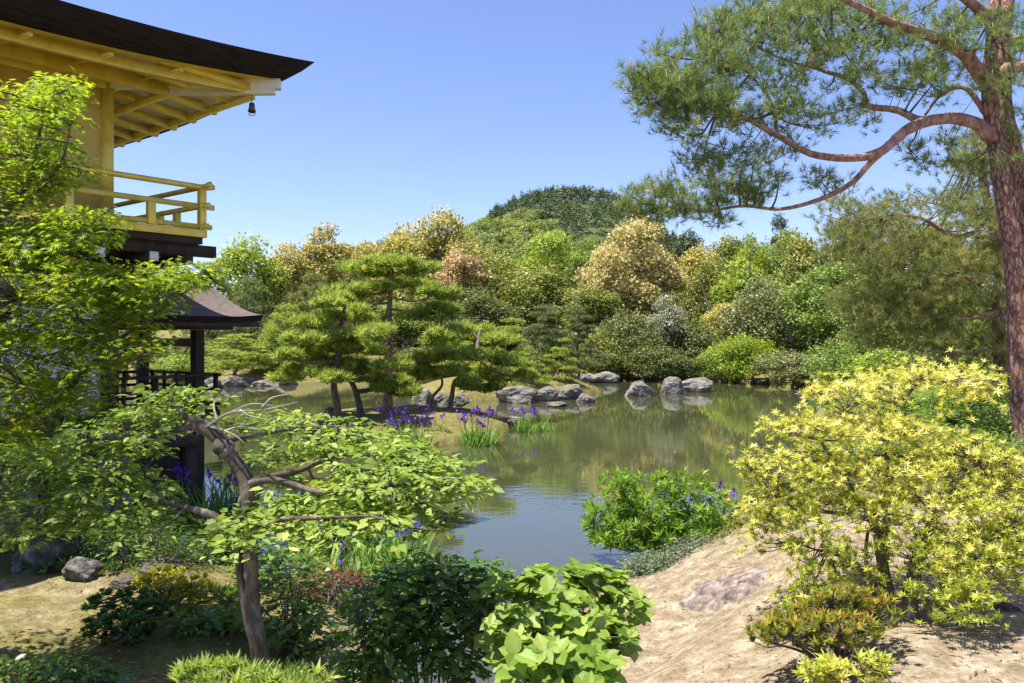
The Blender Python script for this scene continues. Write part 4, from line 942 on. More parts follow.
# ------------------------------------------------------------------ red pine close by on the right
def needles(mb, c, n, rad, size, g=rng, up=.55, flat=.6):
    P = c + g.normal(size=(n, 3)) * rad * [1, 1, flat]; D = unit((P - c) * [1, 1, .6] / rad * .5 + [0, 0, up] + g.normal(size=(n, 3)) * .35)
    t = np.clip(.42 + .2 * g.normal(size=n) + g.normal() * .1, 0, 1)
    for k in range(len(TUFTS)):
        s = slice(k, None, len(TUFTS)); m = len(P[s]); mb.leaves(TUFTS[k], P[s], D[s], g.normal(size=(m, 3)), size * g.uniform(.8, 1.2, m), t[s])
    return P, D
def candles(mb, P, D, frac, ln):
    for p, d in zip(P, D):
        if rng.random() < frac: mb.tube([p, p + d * ln * .5 + UP * ln * .2, p + d * ln * .6 + UP * ln * .7], [.006, .007, .003], 4)
def red_pine(label, trunks, limbs, regions, r0, leafmat, per, rad, size, base, twig=.012, cand=.12, bark='bark_red'):
    o = thing('red_pine', label, 'pine tree', base); tr, bm_, tw, fo, cn, cones = MB(), MB(), MB(), MB(), MB(), []; Ls = []
    for i, (p, r) in enumerate(trunks): limb(tr, [at(*a) - base for a in p], r, r * .42, 40, 14, .045)
    for p, a, b in limbs: Ls.append(limb(bm_, [at(*x) - base for x in p], a, b, 44, 10, .05, .8))
    cs = np.concatenate([ell_pts(r) for r in regions]) - base
    # shoots fan out from a few side branches, each side branch from a limb
    hubs = cs[rng.choice(len(cs), len(cs) // 4, replace=False)]; side = [twig_to(tw, Ls, h_, twig * 1.6, twig * .7, .1) for h_ in hubs]
    for c in cs:
        twig_to(tw, side + Ls, c, twig * .7, twig * .3, .08, 4); P, D = needles(fo, c, per, rad, size); candles(cn, P, D, cand, .13)
        if rng.random() < .3:
            p = c + rng.normal(size=3) * .05; cones.append(p)
    tr.build('trunk', M[bark], o, smooth=True); bm_.build('limbs', M['bark_limb'], o, smooth=True); tw.build('twigs', M['bark_grey'], o); fo.build('foliage', LM[leafmat], o)
    cn.build('shoot_candles', M['candle'], o)['kind'] = 'stuff'
    c0 = MB().tube([(0, 0, 0), (0, 0, -.02), (0, 0, -.05), (0, 0, -.065)], [.008, .024, .02, .004], 7).build('cone', M['darkwood'], o)
    for i, p in enumerate(cones[:70]):
        c = c0 if i == 0 else c0.copy(); c.location = p; c.rotation_euler = (rng.uniform(-.6, .6), rng.uniform(-.6, .6), 0)
        if i: COL.objects.link(c); c.parent = o
    return o
M['candle'] = noisy('pine_candle', [(0.3, (0.34, 0.2, 0.08)), (0.7, (0.5, 0.36, 0.16))], 8, bstr=0)
y = 12.3
RB_ = at(1024, 446, y); RB_[2] = gz(RB_[0], RB_[1]) - .1
red_pine('big red-barked pine with long crooked limbs reaching over the pond',
    [([(1030, 454, y), (1022, 400, y), (1019, 330, y), (1015, 270, y), (1006, 205, y), (996, 145, y), (989, 95, y), (992, 40, y), (999, -40, y)], .185),
     ([(1056, 456, y + .35), (1050, 380, y + .4), (1040, 290, y + .4), (1026, 200, y + .4), (1006, 120, y + .3), (1003, 50, y + .3), (1012, -30, y + .4)], .2)],
    [([(994, 140, y), (972, 122, y), (936, 119, y - .2), (905, 131, y - .4), (880, 152, y - .6), (850, 158, y - .8), (812, 154, y - .9), (778, 136, y - 1), (745, 118, y - 1.1), (712, 110, y - 1.2), (688, 94, y - 1.3)], .115, .016),
     ([(886, 148, y - .55), (872, 161, y - .6), (850, 184, y - .5), (818, 200, y - .3), (780, 209, y - .1), (742, 206, y), (700, 212, y + .1), (660, 206, y + .2)], .055, .012),
     ([(934, 121, y - .2), (916, 119, y - .15), (897, 110, y), (868, 106, y + .2), (863, 92, y + .3), (846, 78, y + .4), (822, 70, y + .5), (808, 56, y + .6), (838, 38, y + .8), (880, 24, y + 1)], .065, .02),
     ([(988, 85, y), (962, 52, y - .2), (930, 36, y - .4), (890, 22, y - .6), (850, 2, y - .8), (815, -12, y - 1)], .12, .03),
     ([(990, 90, y), (1005, 70, y - .1), (1030, 66, y - .2), (1080, 55, y - .3)], .12, .05),
     ([(990, 120, y), (965, 88, y + .2), (940, 96, y + .5), (925, 115, y + .6)], .05, .02),
     ([(778, 136, y - 1), (770, 100, y - 1), (745, 70, y - 1), (720, 50, y - 1.1)], .03, .01),
     ([(822, 70, y + .5), (780, 58, y + .3), (745, 40, y), (710, 30, y - .1)], .03, .01),
     ([(990, 20, y), (960, -5, y - .3), (900, -30, y - .6)], .1, .04)],
    [(668, 92, 36, 26, y - 1.8, y - .6, 24), (695, 70, 52, 40, y - 1.8, y, 32), (735, 42, 50, 36, y - 1.6, y + .4, 32), (700, 112, 48, 24, y - 1.8, y - .6, 23), (745, 92, 50, 30, y - 1.6, y - .4, 23),
     (800, 30, 60, 36, y - 1.4, y + 1, 37), (860, 22, 60, 30, y - 1, y + 1, 36), (930, 20, 50, 40, y - 1, y + 1, 32), (1000, 40, 40, 60, y - 1.2, y + 1, 32), (765, 8, 50, 22, y - 1.4, y + .4, 20), (830, 70, 40, 24, y, y + 1, 15),
     (895, 66, 42, 26, y - .8, y + 1, 18), (950, 74, 34, 30, y - .5, y + 1, 15), (850, 118, 40, 16, y - .8, y + .6, 9), (800, 118, 40, 20, y - 1.4, y, 10), (655, 202, 34, 16, y - .2, y + .5, 18), (695, 192, 44, 18, y - .3, y + .5, 20), (740, 178, 36, 20, y - .5, y + .4, 13),
     (700, 214, 40, 10, y - .2, y + .4, 9), (770, 190, 34, 14, y - .6, y + .3, 7), (700, 150, 30, 22, y - 1.4, y - .4, 10), (760, 155, 40, 12, y - 1.2, y - .4, 9), (830, 180, 30, 10, y - .8, y, 5), (940, 155, 40, 16, y - .3, y + 1, 9), (1010, 130, 20, 40, y - .8, y + 1, 9), (645, 82, 18, 14, y - 1.6, y - 1, 9)],
    .27, 'needle', 12, .12, .15, RB_)
y = 20.0
RB2 = at(1016, 432, y); RB2[2] = gz(RB2[0], RB2[1]) - .1
red_pine('second pine with leaning grey trunk and dull brownish foliage',
    [([(1018, 436, y), (1010, 400, y), (1001, 360, y), (998, 310, y), (1000, 270, y), (994, 230, y), (985, 190, y), (978, 150, y)], .19)],
    [([(1000, 310, y), (978, 317, y - .3), (956, 320, y - .5), (930, 318, y - .6), (890, 314, y - .8)], .07, .02),
     ([(998, 240, y), (975, 235, y - .3), (950, 234, y - .4), (920, 218, y - .6), (880, 216, y - .8), (840, 230, y - 1)], .09, .02),
     ([(985, 222, y), (965, 212, y + .3), (940, 205, y + .6), (910, 198, y + 1)], .05, .02),
     ([(999, 280, y), (970, 278, y - .6), (930, 272, y - 1), (890, 268, y - 1.2)], .07, .02), ([(1000, 350, y), (960, 352, y - .6), (920, 350, y - 1)], .05, .02)],
    [(930, 218, 70, 28, y - 2, y + 2, 49), (870, 240, 60, 24, y - 2, y + 1.5, 38), (850, 215, 40, 22, y - 1.5, y + 1, 20), (930, 262, 70, 24, y - 2, y + 1.5, 44), (900, 296, 80, 22, y - 2, y + 1, 49), (950, 300, 50, 22, y - 1.5, y + 1, 29), (910, 330, 60, 18, y - 2, y + .5, 32), (965, 335, 40, 20, y - 1.5, y + 1, 20), (980, 152, 26, 22, y - .8, y + .8, 26), (985, 190, 40, 40, y - 1.5, y + 1.5, 29), (955, 365, 40, 18, y - 1, y + 1, 14), (1008, 262, 34, 46, y - 1, y + 2, 30), (1012, 330, 26, 46, y - .6, y + 2, 26), (940, 285, 80, 30, y - 2, y + 1.5, 30), (865, 312, 30, 16, y - 1.5, y, 12)],
    .19, 'needle_brown', 18, .22, .18, RB2, .014, .1)

# pebbles, twigs and fallen leaves on the bare bank
def litter(name, label, n, mat, kind):
    mb = MB(); x = rng.uniform(-7, 9, n); y = 3.2 + 12 * rng.random(n) ** 1.7; d = sdist(POND, x, y); k = d > .15; x, y = x[k], y[k]; z = height(x, y); n = len(x); P = np.stack([x, y, z], -1)
    if kind == 'stone':
        oct_ = (np.array([(.5, 0, 0), (-.5, 0, 0), (0, .4, 0), (0, -.4, 0), (.1, 0, .3), (0, .05, -.3), (.3, .25, .15), (-.3, -.2, .18)], float), q([(0, 6, 4), (6, 2, 4), (2, 1, 4), (1, 7, 4), (7, 3, 4), (3, 0, 4), (6, 0, 5), (2, 6, 5), (1, 2, 5), (7, 1, 5), (3, 7, 5), (0, 3, 5)]))
        mb.leaves(oct_, P, horiz(n, 0, .2), UP + .3 * rng.normal(size=(n, 3)), .008 + .03 * rng.random(n) ** 5, rng.random(n))
    else: mb.leaves(NARROW, P + [0, 0, .004], horiz(n, 0, .12), UP + .35 * rng.normal(size=(n, 3)), .02 + .05 * rng.random(n) ** 2, rng.random(n))
    o = mb.build(name, mat); tag(o, label, 'ground litter', kind='stuff')
L('litter', (0, (0.10, 0.07, 0.04)), (0.6, (0.27, 0.19, 0.10)), (1, (0.45, 0.35, 0.2)), transl=0.1)
L('pebble', (0, (0.16, 0.14, 0.12)), (0.7, (0.4, 0.37, 0.33)), (1, (0.62, 0.59, 0.55)), transl=0.0)
litter('pebbles', 'small grey pebbles strewn over the sandy banks', 9000, LM['pebble'], 'stone')
litter('fallen_leaves', 'dry brown leaf litter strewn over the banks', 30000, LM['litter'], 'leaf')

# ------------------------------------------------------------------ near shrubs and trees
def spray(mb, c, n, rad, size, tm, flat=.25, tilt=.35, out=None, droop=.15, t0=.5, ts=.2):
    """a layer of leaves spreading around a twig end"""
    a = rng.uniform(0, 6.283, n); r = rad * np.sqrt(rng.uniform(0.02, 1, n))
    d = np.stack([np.cos(a), np.sin(a), np.full(n, -droop)], -1) + .25 * rng.normal(size=(n, 3))
    if out is not None: d = d + out * .6
    P = c + np.stack([r * np.cos(a), r * np.sin(a), rad * flat * rng.normal(size=n)], -1)
    N = UP + tilt * rng.normal(size=(n, 3))
    mb.leaves(tm, P, d, N, size * rng.uniform(.45, 1.2, n), np.clip(t0 + ts * rng.normal(size=n), 0, 1))
def rosette(mb, c, n, size, tm, axis, t0, ts=.14, open_=.9, o0=.35):
    a = np.arange(n) * 2.4 + rng.uniform(0, 6); ax = unit(np.asarray(axis, float)); s1 = unit(np.cross(ax, [.31, .77, .1])); s2 = np.cross(ax, s1)
    o = np.linspace(o0, max(1.15, o0 + .45), n) * open_ + .12 * rng.normal(size=n)
    d = (np.cos(a) * np.sin(o))[:, None] * s1 + (np.sin(a) * np.sin(o))[:, None] * s2 + np.cos(o)[:, None] * ax
    N = ax - d * .3 + .12 * rng.normal(size=(n, 3))
    mb.leaves(tm, np.repeat(c[None], n, 0), d, N, size * rng.uniform(.7, 1.1, n), np.clip(t0 + ts * rng.normal(size=n) - .25 * (np.linspace(0, 1, n) - .3), 0, 1))

def shrub(name, label, cat, base_px, Y, regions, leafmat, draw, stems=5, r0=.014, bark='bark_grey', group=None, twr=.006, zbase=None, twigs=True):
    b = at(base_px[0], base_px[1], Y); b[2] = (gz(b[0], b[1]) if zbase is None else zbase) - .06
    o = thing(name, label, cat, b, 0, group); fo, st = MB(), MB()
    cs = np.concatenate([ell_pts(r) for r in regions]) - b
    # keep shoots above the soil
    gzv = height(cs[:, 0] + b[0], cs[:, 1] + b[1]) - b[2]; cs[:, 2] = np.maximum(cs[:, 2], np.maximum(gzv, .06 - b[2]) + .05)
    Ls = []; ctr = cs.mean(0)
    for k in rng.choice(len(cs), min(stems, len(cs)), replace=False):
        c = cs[k]; f = np.array([rng.normal() * .05, rng.normal() * .05, 0]); m = c * [.45, .45, .5] + rng.normal(size=3) * .04
        Ls.append(limb(st, [f, m, c * .96], r0, r0 * .35, 14, 6, .05))
    for c in cs:
        if twigs: twig_to(st, Ls, c, twr, twr * .4, .05, 4)
        draw(fo, c, c - ctr)
    fo.build('foliage', LM[leafmat], o); st.build('stems', M[bark], o, smooth=True)
    return o

def tier_pts(spec, th=.035, dome=.06):
    px, py, rx, y0, y1, n = spec; yc = (y0 + y1) / 2; c = at(px, py, yc); a = rng.uniform(0, 6.283, n); r = np.sqrt(rng.uniform(0, 1, n)) * (1 + .18 * np.sin(3 * a + px)); hx = rx * yc / FPX; hy = (y1 - y0) / 2
    return np.stack([c[0] + hx * r * np.cos(a), c[1] + hy * r * np.sin(a), c[2] + th * rng.normal(size=n) + dome * (1 - r * 1.6)], -1)
# maple by the golden pavilion
mY = 6.2
mbase = np.array([-4.75, 6.1, 0]); mbase[2] = gz(mbase[0], mbase[1]) - .1
mo = thing('maple_tree', 'Japanese maple with light green star leaves before the golden pavilion', 'maple tree', mbase)
tr, tw, fo = MB(), MB(), MB(); Ls = []
def ml(pts, a, b): Ls.append(limb(tr, [np.asarray(p, float) - mbase for p in pts], a, b, 26, 8, .04))
ml([mbase, at(-75, 520, 6.1), at(-40, 455, 6.1), at(-10, 420, 6.1)], .10, .05)
ml([at(-40, 455, 6.1), at(0, 425, 6.1), at(38, 412, 6.0), at(62, 395, 6.0), at(82, 375, 5.9), at(112, 345, 5.8), at(150, 318, 5.8), at(195, 285, 5.8)], .045, .006)
ml([at(-10, 420, 6.1), at(-5, 350, 6.2), at(-12, 280, 6.3), at(5, 215, 6.3), at(30, 180, 6.3), at(40, 130, 6.3), at(55, 95, 6.3)], .05, .006)
ml([at(-5, 330, 6.2), at(25, 290, 6), at(60, 262, 5.9), at(90, 225, 5.8), at(115, 205, 5.8)], .03, .005)
ml([at(0, 215, 6.3), at(-20, 170, 6.4), at(-10, 130, 6.5)], .025, .006)
ml([at(0, 425, 6.1), at(30, 445, 5.7), at(50, 450, 5.4), at(20, 470, 5.2)], .02, .005)
ml([at(20, 205, 6.3), at(40, 190, 6.2), at(62, 160, 6.1), at(72, 120, 6.1)], .02, .004)
MREG = [(40, 118, 40, 38, 5.9, 6.9, 75), (55, 92, 26, 14, 6, 6.6, 18), (20, 175, 42, 32, 5.9, 6.9, 57), (60, 170, 22, 20, 5.9, 6.5, 22), (5, 225, 50, 26, 5.8, 6.8, 44), (85, 228, 32, 18, 5.5, 6.2, 40), (45, 262, 50, 24, 5.5, 6.5, 57), (20, 310, 60, 34, 5.4, 6.8, 88),
    (85, 300, 50, 34, 5.4, 6.3, 79), (140, 290, 46, 26, 5.5, 6.2, 57), (178, 276, 26, 14, 5.6, 6.1, 26), (115, 340, 46, 26, 5.4, 6.2, 57), (50, 360, 60, 34, 5.3, 6.6, 79), (10, 400, 50, 36, 5.2, 6.5, 57), (70, 395, 40, 20, 5.4, 6.2, 31), (20, 450, 46, 26, 4.9, 6, 40), (-70, 300, 60, 150, 5.4, 6.3, 177), (-55, 120, 45, 70, 5.9, 6.5, 57), (-130, 250, 80, 90, 3.6, 5.0, 60)]  # last region is unseen crown added to shade the near left ground
cs = np.concatenate([ell_pts(r) for r in MREG]) - mbase
ml([at(-12, 280, 6.3), (-4.7, 5.6, 4.6), (-4.4, 4.9, 5.3), (-3.9, 4.3, 5.7)], .035, .008)  # unseen limb added to carry the shading sprays overhead
shade_sprays = rng.uniform([-5.2, 3.0, 5.1], [-2.75, 5.5, 6.2], (600, 3)); shade_sprays = shade_sprays[shade_sprays[:, 2] > 3.35 + .43 * shade_sprays[:, 1]][:210] - mbase  # unseen leaf sprays above the view, added to shade the left bank
hubs = cs[rng.choice(len(cs), 70, replace=False)]; side = [twig_to(tw, Ls[:-1], h_, .011, .005, .02) for h_ in hubs]
for c in cs:
    twig_to(tw, side + Ls[:-1], c, .005, .002, .03, 4); spray(fo, c, 17, .17, .048, MAPLE, .14, .32, droop=.3, t0=.5 + .1 * rng.normal(), ts=.17)
for c in shade_sprays: spray(fo, c, 17, .17, .048, MAPLE, .14, .32, droop=.3, t0=.5 + .1 * rng.normal(), ts=.17)
for c in shade_sprays[::4]: twig_to(tw, [Ls[-1]], c, .008, .003, .02, 4)
tr.build('trunk', M['bark_grey'], mo, smooth=True); tw.build('twigs', M['bark_grey'], mo); fo.build('foliage', LM['maple'], mo)

# crooked tree in the left foreground
tb = at(263, 674, 4.25); tb[2] = gz(tb[0], tb[1]) - .12
to = thing('crooked_tree', 'crooked foreground tree with twin twisted trunk and flat layers of bright leaves', 'tree', tb)
tr, tw, fo, dd = MB(), MB(), MB(), MB(); Ls = []
def tl(p, a, b, n=26, keep=True, mb=None):
    P = limb(mb or tr, [at(*x) - tb for x in p], a, b, n, 10, .07)
    if keep: Ls.append(P)
tl([(266, 690, 4.25), (262, 655, 4.25), (254, 610, 4.25), (251, 570, 4.28), (250, 530, 4.3), (248, 500, 4.32), (246, 482, 4.34), (238, 466, 4.36), (228, 452, 4.38), (221, 441, 4.4), (212, 432, 4.42), (198, 425, 4.45)], .034, .041, 50)
tl([(258, 690, 4.3), (256, 655, 4.3), (246, 610, 4.3), (240, 570, 4.32), (237, 540, 4.34), (240, 510, 4.34), (246, 488, 4.34)], .026, .022, 36)
tl([(228, 452, 4.38), (221, 446, 4.36), (219, 452, 4.33)], .062, .03, 8, False)
tl([(247, 522, 4.3), (232, 524, 4.35), (212, 515, 4.4), (188, 508, 4.5), (160, 500, 4.6), (110, 485, 4.7), (60, 480, 4.8)], .026, .008)
tl([(247, 485, 4.34), (262, 480, 4.3), (285, 482, 4.25), (320, 492, 4.2), (370, 488, 4.2), (420, 482, 4.2)], .026, .006)
tl([(262, 480, 4.3), (300, 470, 4.5), (340, 455, 4.7), (390, 458, 4.8)], .022, .006)
tl([(222, 441, 4.4), (250, 436, 4.5), (300, 428, 4.8), (350, 426, 5.0)], .018, .005)
tl([(198, 425, 4.45), (175, 430, 4.5), (140, 436, 4.6), (90, 440, 4.8)], .024, .006)
tl([(200, 425, 4.45), (185, 415, 4.5), (172, 402, 4.6)], .02, .006)
tl([(250, 530, 4.3), (275, 520, 4.1), (320, 518, 3.95), (370, 516, 3.9)], .02, .006)
for p in ([(205, 428, 4.42), (217, 420, 4.3), (232, 412, 4.25), (262, 410, 4.2), (298, 402, 4.15)], [(207, 426, 4.42), (222, 430, 4.35), (236, 436, 4.3), (245, 444, 4.28)], [(232, 412, 4.25), (252, 404, 4.3), (275, 406, 4.3)], [(217, 420, 4.3), (214, 404, 4.35), (222, 392, 4.4)], [(240, 410, 4.25), (250, 416, 4.2), (268, 420, 4.2)], [(262, 408, 4.2), (272, 398, 4.2), (290, 394, 4.2)], [(225, 431, 4.35), (240, 427, 4.3), (262, 430, 4.25)]):
    tl(p, .0075, .0018, 14, False, dd)
TREG = [(290, 426, 70, 4.5, 5.4, 50), (350, 452, 85, 4.3, 5.2, 84), (398, 480, 74, 4.0, 4.8, 92), (335, 513, 108, 3.75, 4.6, 140), (432, 472, 42, 4.2, 4.8, 22), (262, 532, 44, 3.8, 4.3, 18),
    (150, 422, 72, 4.4, 5.3, 52), (172, 397, 38, 4.4, 5.0, 24), (80, 446, 72, 4.4, 5.3, 58), (84, 486, 80, 4.2, 5.2, 92), (45, 515, 66, 4.1, 5.0, 60), (130, 520, 46, 4.2, 4.8, 34), (20, 465, 60, 4.3, 5.2, 40)]
cs = np.concatenate([tier_pts(r) for r in TREG]) - tb
hubs = cs[rng.choice(len(cs), 70, replace=False)]; side = [twig_to(tw, Ls, h_, .009, .004, .02) for h_ in hubs]
for c in cs:
    twig_to(tw, side + Ls, c, .004, .0018, .03, 4)
    spray(fo, c, 14, .12, .066 * rng.uniform(.75, 1.2), LEAF, .1, .4, droop=.15, t0=.5 + .14 * rng.normal(), ts=.2)
tr.build('trunk', M['bark_pale'], to, smooth=True); tw.build('twigs', M['bark_grey'], to); fo.build('foliage', LM['canopy'], to); dd.build('dead_branch', M['deadwood'], to, smooth=True)

# yellow variegated shrub on the right
pY = 5.95
pb = at(882, 606, pY); pb[2] = gz(pb[0], pb[1]) - .08
po = thing('yellow_leaved_shrub', 'large creamy yellow shrub in open layers, its shadow on the bare right bank', 'shrub', pb)
tr, tw, fo = MB(), MB(), MB(); Ls = []
def pl(p, a, b): Ls.append(limb(tr, [at(*x) - pb for x in p], a, b, 22, 8, .07))
pl([(890, 612, pY), (884, 575, pY), (880, 545, pY), (872, 520, pY), (858, 500, pY + .1), (840, 470, pY + .2), (820, 440, pY + .2)], .055, .012)
pl([(910, 625, pY - .2), (912, 585, pY - .2), (925, 540, pY - .2), (945, 500, pY - .1), (965, 470, pY), (990, 460, pY + .1)], .06, .014)
pl([(884, 560, pY), (886, 520, pY + .1), (885, 480, pY + .2), (890, 440, pY + .3), (905, 400, pY + .4), (920, 380, pY + .4)], .04, .01)
pl([(885, 590, pY), (868, 578, pY + .1), (845, 560, pY + .1), (828, 552, pY + .1)], .022, .008)
pl([(872, 520, pY), (850, 515, pY + .2), (815, 510, pY + .3), (780, 500, pY + .4)], .022, .008)
pl([(925, 540, pY - .2), (960, 545, pY - .3), (1000, 530, pY - .4)], .03, .01)
pl([(876, 600, pY + .1), (866, 560, pY + .2), (868, 530, pY + .3)], .02, .012)
PREG = [(928, 376, 58, 4, 6.1, 6.9, 96), (966, 388, 26, 4, 6.0, 6.5, 26), (850, 390, 46, 4, 6.0, 6.6, 59), (842, 424, 66, 4, 5.8, 6.6, 109), (908, 430, 50, 4, 5.8, 6.5, 70), (798, 462, 60, 5, 5.8, 6.6, 96), (888, 466, 74, 4, 5.6, 6.4, 117), (966, 450, 50, 4, 5.7, 6.4, 70),
    (772, 500, 46, 5, 5.9, 6.6, 65), (838, 508, 58, 5, 5.6, 6.4, 86), (928, 500, 70, 5, 5.4, 6.2, 117), (1006, 488, 50, 5, 5.4, 6.3, 78), (770, 530, 30, 6, 6.1, 6.7, 38), (825, 546, 40, 6, 5.6, 6.2, 44), (960, 540, 68, 6, 5.2, 6.0, 117), (1024, 532, 46, 5, 5.2, 6.0, 59),
    (952, 572, 52, 6, 5.1, 5.8, 78), (1010, 566, 42, 6, 5.1, 5.7, 52), (815, 574, 26, 8, 5.6, 5.9, 26), (852, 566, 28, 8, 5.6, 6.0, 26), (962, 598, 34, 6, 5.0, 5.4, 34), (806, 594, 24, 8, 5.5, 5.8, 24), (1080, 500, 60, 30, 5.2, 6.4, 104)]
cs = np.concatenate([tier_pts((a, b, c * 1.05, e, f, g), .022 + d * .0014, .08) for a, b, c, d, e, f, g in PREG]) - pb
hubs = cs[rng.choice(len(cs), 90, replace=False)]; side = [twig_to(tw, Ls, h_, .009, .004, .03) for h_ in hubs]
for c in cs:
    twig_to(tw, side + Ls, c, .0045, .002, .04, 4)
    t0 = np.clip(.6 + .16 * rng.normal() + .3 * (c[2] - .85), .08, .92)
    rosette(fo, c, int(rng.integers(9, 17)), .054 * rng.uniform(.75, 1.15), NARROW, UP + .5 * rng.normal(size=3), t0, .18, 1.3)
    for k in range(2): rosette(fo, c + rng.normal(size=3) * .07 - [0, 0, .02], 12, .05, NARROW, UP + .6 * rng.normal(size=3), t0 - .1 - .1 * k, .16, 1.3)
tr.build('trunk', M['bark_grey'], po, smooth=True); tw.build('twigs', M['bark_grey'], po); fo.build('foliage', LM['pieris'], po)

# red-tipped and pale shrubs beside it
def d_ros(size, n, t0, ts=.15, tm=NARROW, op=1.0, up=.8, vt=0.0):
    def f(mb, c, rel): rosette(mb, c, n, size, tm, UP * up + .35 * rng.normal(size=3) + unit(rel) * .3, t0 + vt * rel[2] + .08 * rng.normal(), ts, op)
    return f
def d_spr(n, rad, size, tm, t0=.5, flat=.3, tilt=.4, ts=.18, droop=.15):
    def f(mb, c, rel): spray(mb, c, n, rad, size, tm, flat, tilt, unit(rel * [1, 1, .3]), droop, t0 + .1 * rng.normal(), ts)
    return f
shrub('red_tipped_shrub', 'low shrub with upright red and yellow young leaves before the yellow shrub', 'shrub', (835, 655), 5.0, [(850, 604, 42, 14, 4.9, 5.3, 100), (872, 620, 30, 16, 4.8, 5.2, 56), (800, 622, 36, 16, 4.8, 5.2, 80), (775, 634, 30, 12, 4.7, 5.1, 50), (830, 634, 52, 18, 4.6, 5.1, 120)], 'redtip', d_ros(.068, 12, .52, .22, NARROW, .7, 1, .6), 14)
shrub('pale_green_shrub', 'small pale yellow-green shrub at the bottom edge below the red-tipped shrub', 'shrub', (826, 690), 4.5, [(826, 672, 26, 14, 4.3, 4.65, 60), (872, 668, 18, 18, 4.35, 4.65, 30)], 'pieris', d_ros(.066, 12, .5, .16, NARROW, 1.1), 8)
# leafy bush at the pond edge, grey-green mat, mossy rim plants
shrub('leafy_pond_bush', 'dense bright green leafy bush at the edge of the sandy bank by the water', 'bush', (660, 556), 10.6, [(660, 505, 74, 28, 9.9, 11.4, 190), (655, 485, 60, 16, 10.2, 11.4, 70), (620, 525, 40, 22, 9.9, 10.9, 80), (690, 530, 46, 22, 9.8, 10.9, 90), (655, 540, 60, 16, 9.7, 10.5, 120), (650, 525, 66, 26, 9.9, 10.8, 90)], 'bush', lambda mb, c, rel: (rosette(mb, c, 11, .135, NARROW, UP + .5 * rng.normal(size=3) + unit(rel) * .5, .5 + .13 * rng.normal(), .16, 1.2)), 26, .01, 'stem', twr=.005)
shrub('grey_green_mat', 'low grey-green creeping shrub at the foot of the leafy pond bush', 'shrub', (655, 572), 9.4, [(655, 562, 36, 9, 9.1, 9.8, 150), (690, 552, 20, 7, 9.3, 9.8, 50), (640, 572, 26, 6, 9, 9.3, 50)], 'greygreen', d_spr(16, .09, .04, LEAF, .5, .35, .7), 8, .008, twr=.004)
shrub('golden_moss_shrub', 'low yellowish shrub behind the iris on the right waterline', 'shrub', (770, 492), 12.6, [(770, 480, 30, 12, 12, 13.4, 60), (760, 505, 34, 10, 11.2, 12.2, 50), (800, 465, 22, 14, 12.5, 14, 40)], 'redtip', d_ros(.1, 10, .4, .15), 10)
# big-leaved shrub and its dark neighbour, bottom centre
shrub('big_leaved_shrub', 'bright shrub with large toothed leaves in fans at the bottom edge, next to the sand', 'shrub', (560, 1080), 4.5, [(560, 622, 60, 34, 4.2, 4.9, 90), (575, 578, 50, 14, 4.5, 5.0, 45), (512, 640, 30, 30, 4.1, 4.6, 39), (600, 640, 40, 26, 4.1, 4.7, 42), (620, 605, 24, 18, 4.3, 4.8, 18), (560, 665, 66, 18, 3.9, 4.4, 54), (520, 590, 30, 14, 4.5, 5, 18), (560, 700, 70, 14, 3.8, 4.3, 45)], 'bigleaf', lambda mb, c, rel: rosette(mb, c, 6, .092 * rng.uniform(.65, 1.2), BROAD, UP * 1.1 + .22 * rng.normal(size=3) + unit(rel * [1, 1, 0]) * .35 - [0, .2, 0], .46 + .15 * rng.normal(), .22, 1.0, 1.2), 16, .009, 'stem', twr=.005)
shrub('glossy_dark_shrub', 'glossy deep green shrub left of the big-leaved one', 'shrub', (430, 700), 5.0, [(440, 580, 62, 18, 4.9, 5.6, 80), (395, 608, 46, 26, 4.8, 5.5, 74), (455, 620, 46, 26, 4.7, 5.4, 60), (380, 655, 36, 26, 4.6, 5.2, 50), (450, 665, 30, 14, 4.6, 5.0, 18), (480, 590, 26, 22, 4.9, 5.4, 28), (420, 638, 30, 22, 4.7, 5.2, 30)], 'darkleaf', lambda mb, c, rel: spray(mb, c, 11, .1, .085, LEAF, .4, .5, unit(rel) * .5, .15, .5 + .16 * rng.normal(), .22), 22, .011)
# left bank shrubs
shrub('golden_dwarf_shrub', 'small golden yellow shrub glowing in the sun on the left bank', 'shrub', (172, 612), 7.3, [(172, 582, 36, 14, 7.0, 7.7, 110), (190, 592, 26, 10, 6.9, 7.4, 40), (150, 585, 18, 9, 7.1, 7.6, 30)], 'yellow', d_ros(.055, 12, .55, .18, LEAF, 1.1), 10)
shrub('dark_dwarf_shrub', 'dark low shrub in front of the golden dwarf shrub', 'shrub', (130, 640), 6.5, [(125, 605, 40, 16, 6.2, 6.8, 80), (120, 630, 36, 18, 6.0, 6.5, 70), (160, 610, 20, 10, 6.3, 6.7, 24)], 'darkleaf', d_ros(.055, 13, .3, .16, LEAF, 1.1), 10)
shrub('dim_ground_shrub', 'shaded low green shrub at the lower left corner', 'shrub', (30, 700), 5.0, [(30, 672, 50, 14, 4.6, 5.4, 60), (90, 680, 36, 8, 4.6, 5.0, 30)], 'darkleaf', d_spr(10, .12, .07, LEAF, .45), 8)
shrub('pale_tipped_shrub', 'light green shrub with narrow upright leaves at the bottom edge beside the trunk', 'shrub', (245, 705), 3.85, [(215, 678, 44, 12, 3.7, 4.1, 60), (285, 682, 44, 10, 3.6, 4.0, 56), (250, 690, 70, 8, 3.6, 3.9, 40)], 'canopy', d_ros(.085, 12, .72, .15, NARROW, .95, 1), 12)
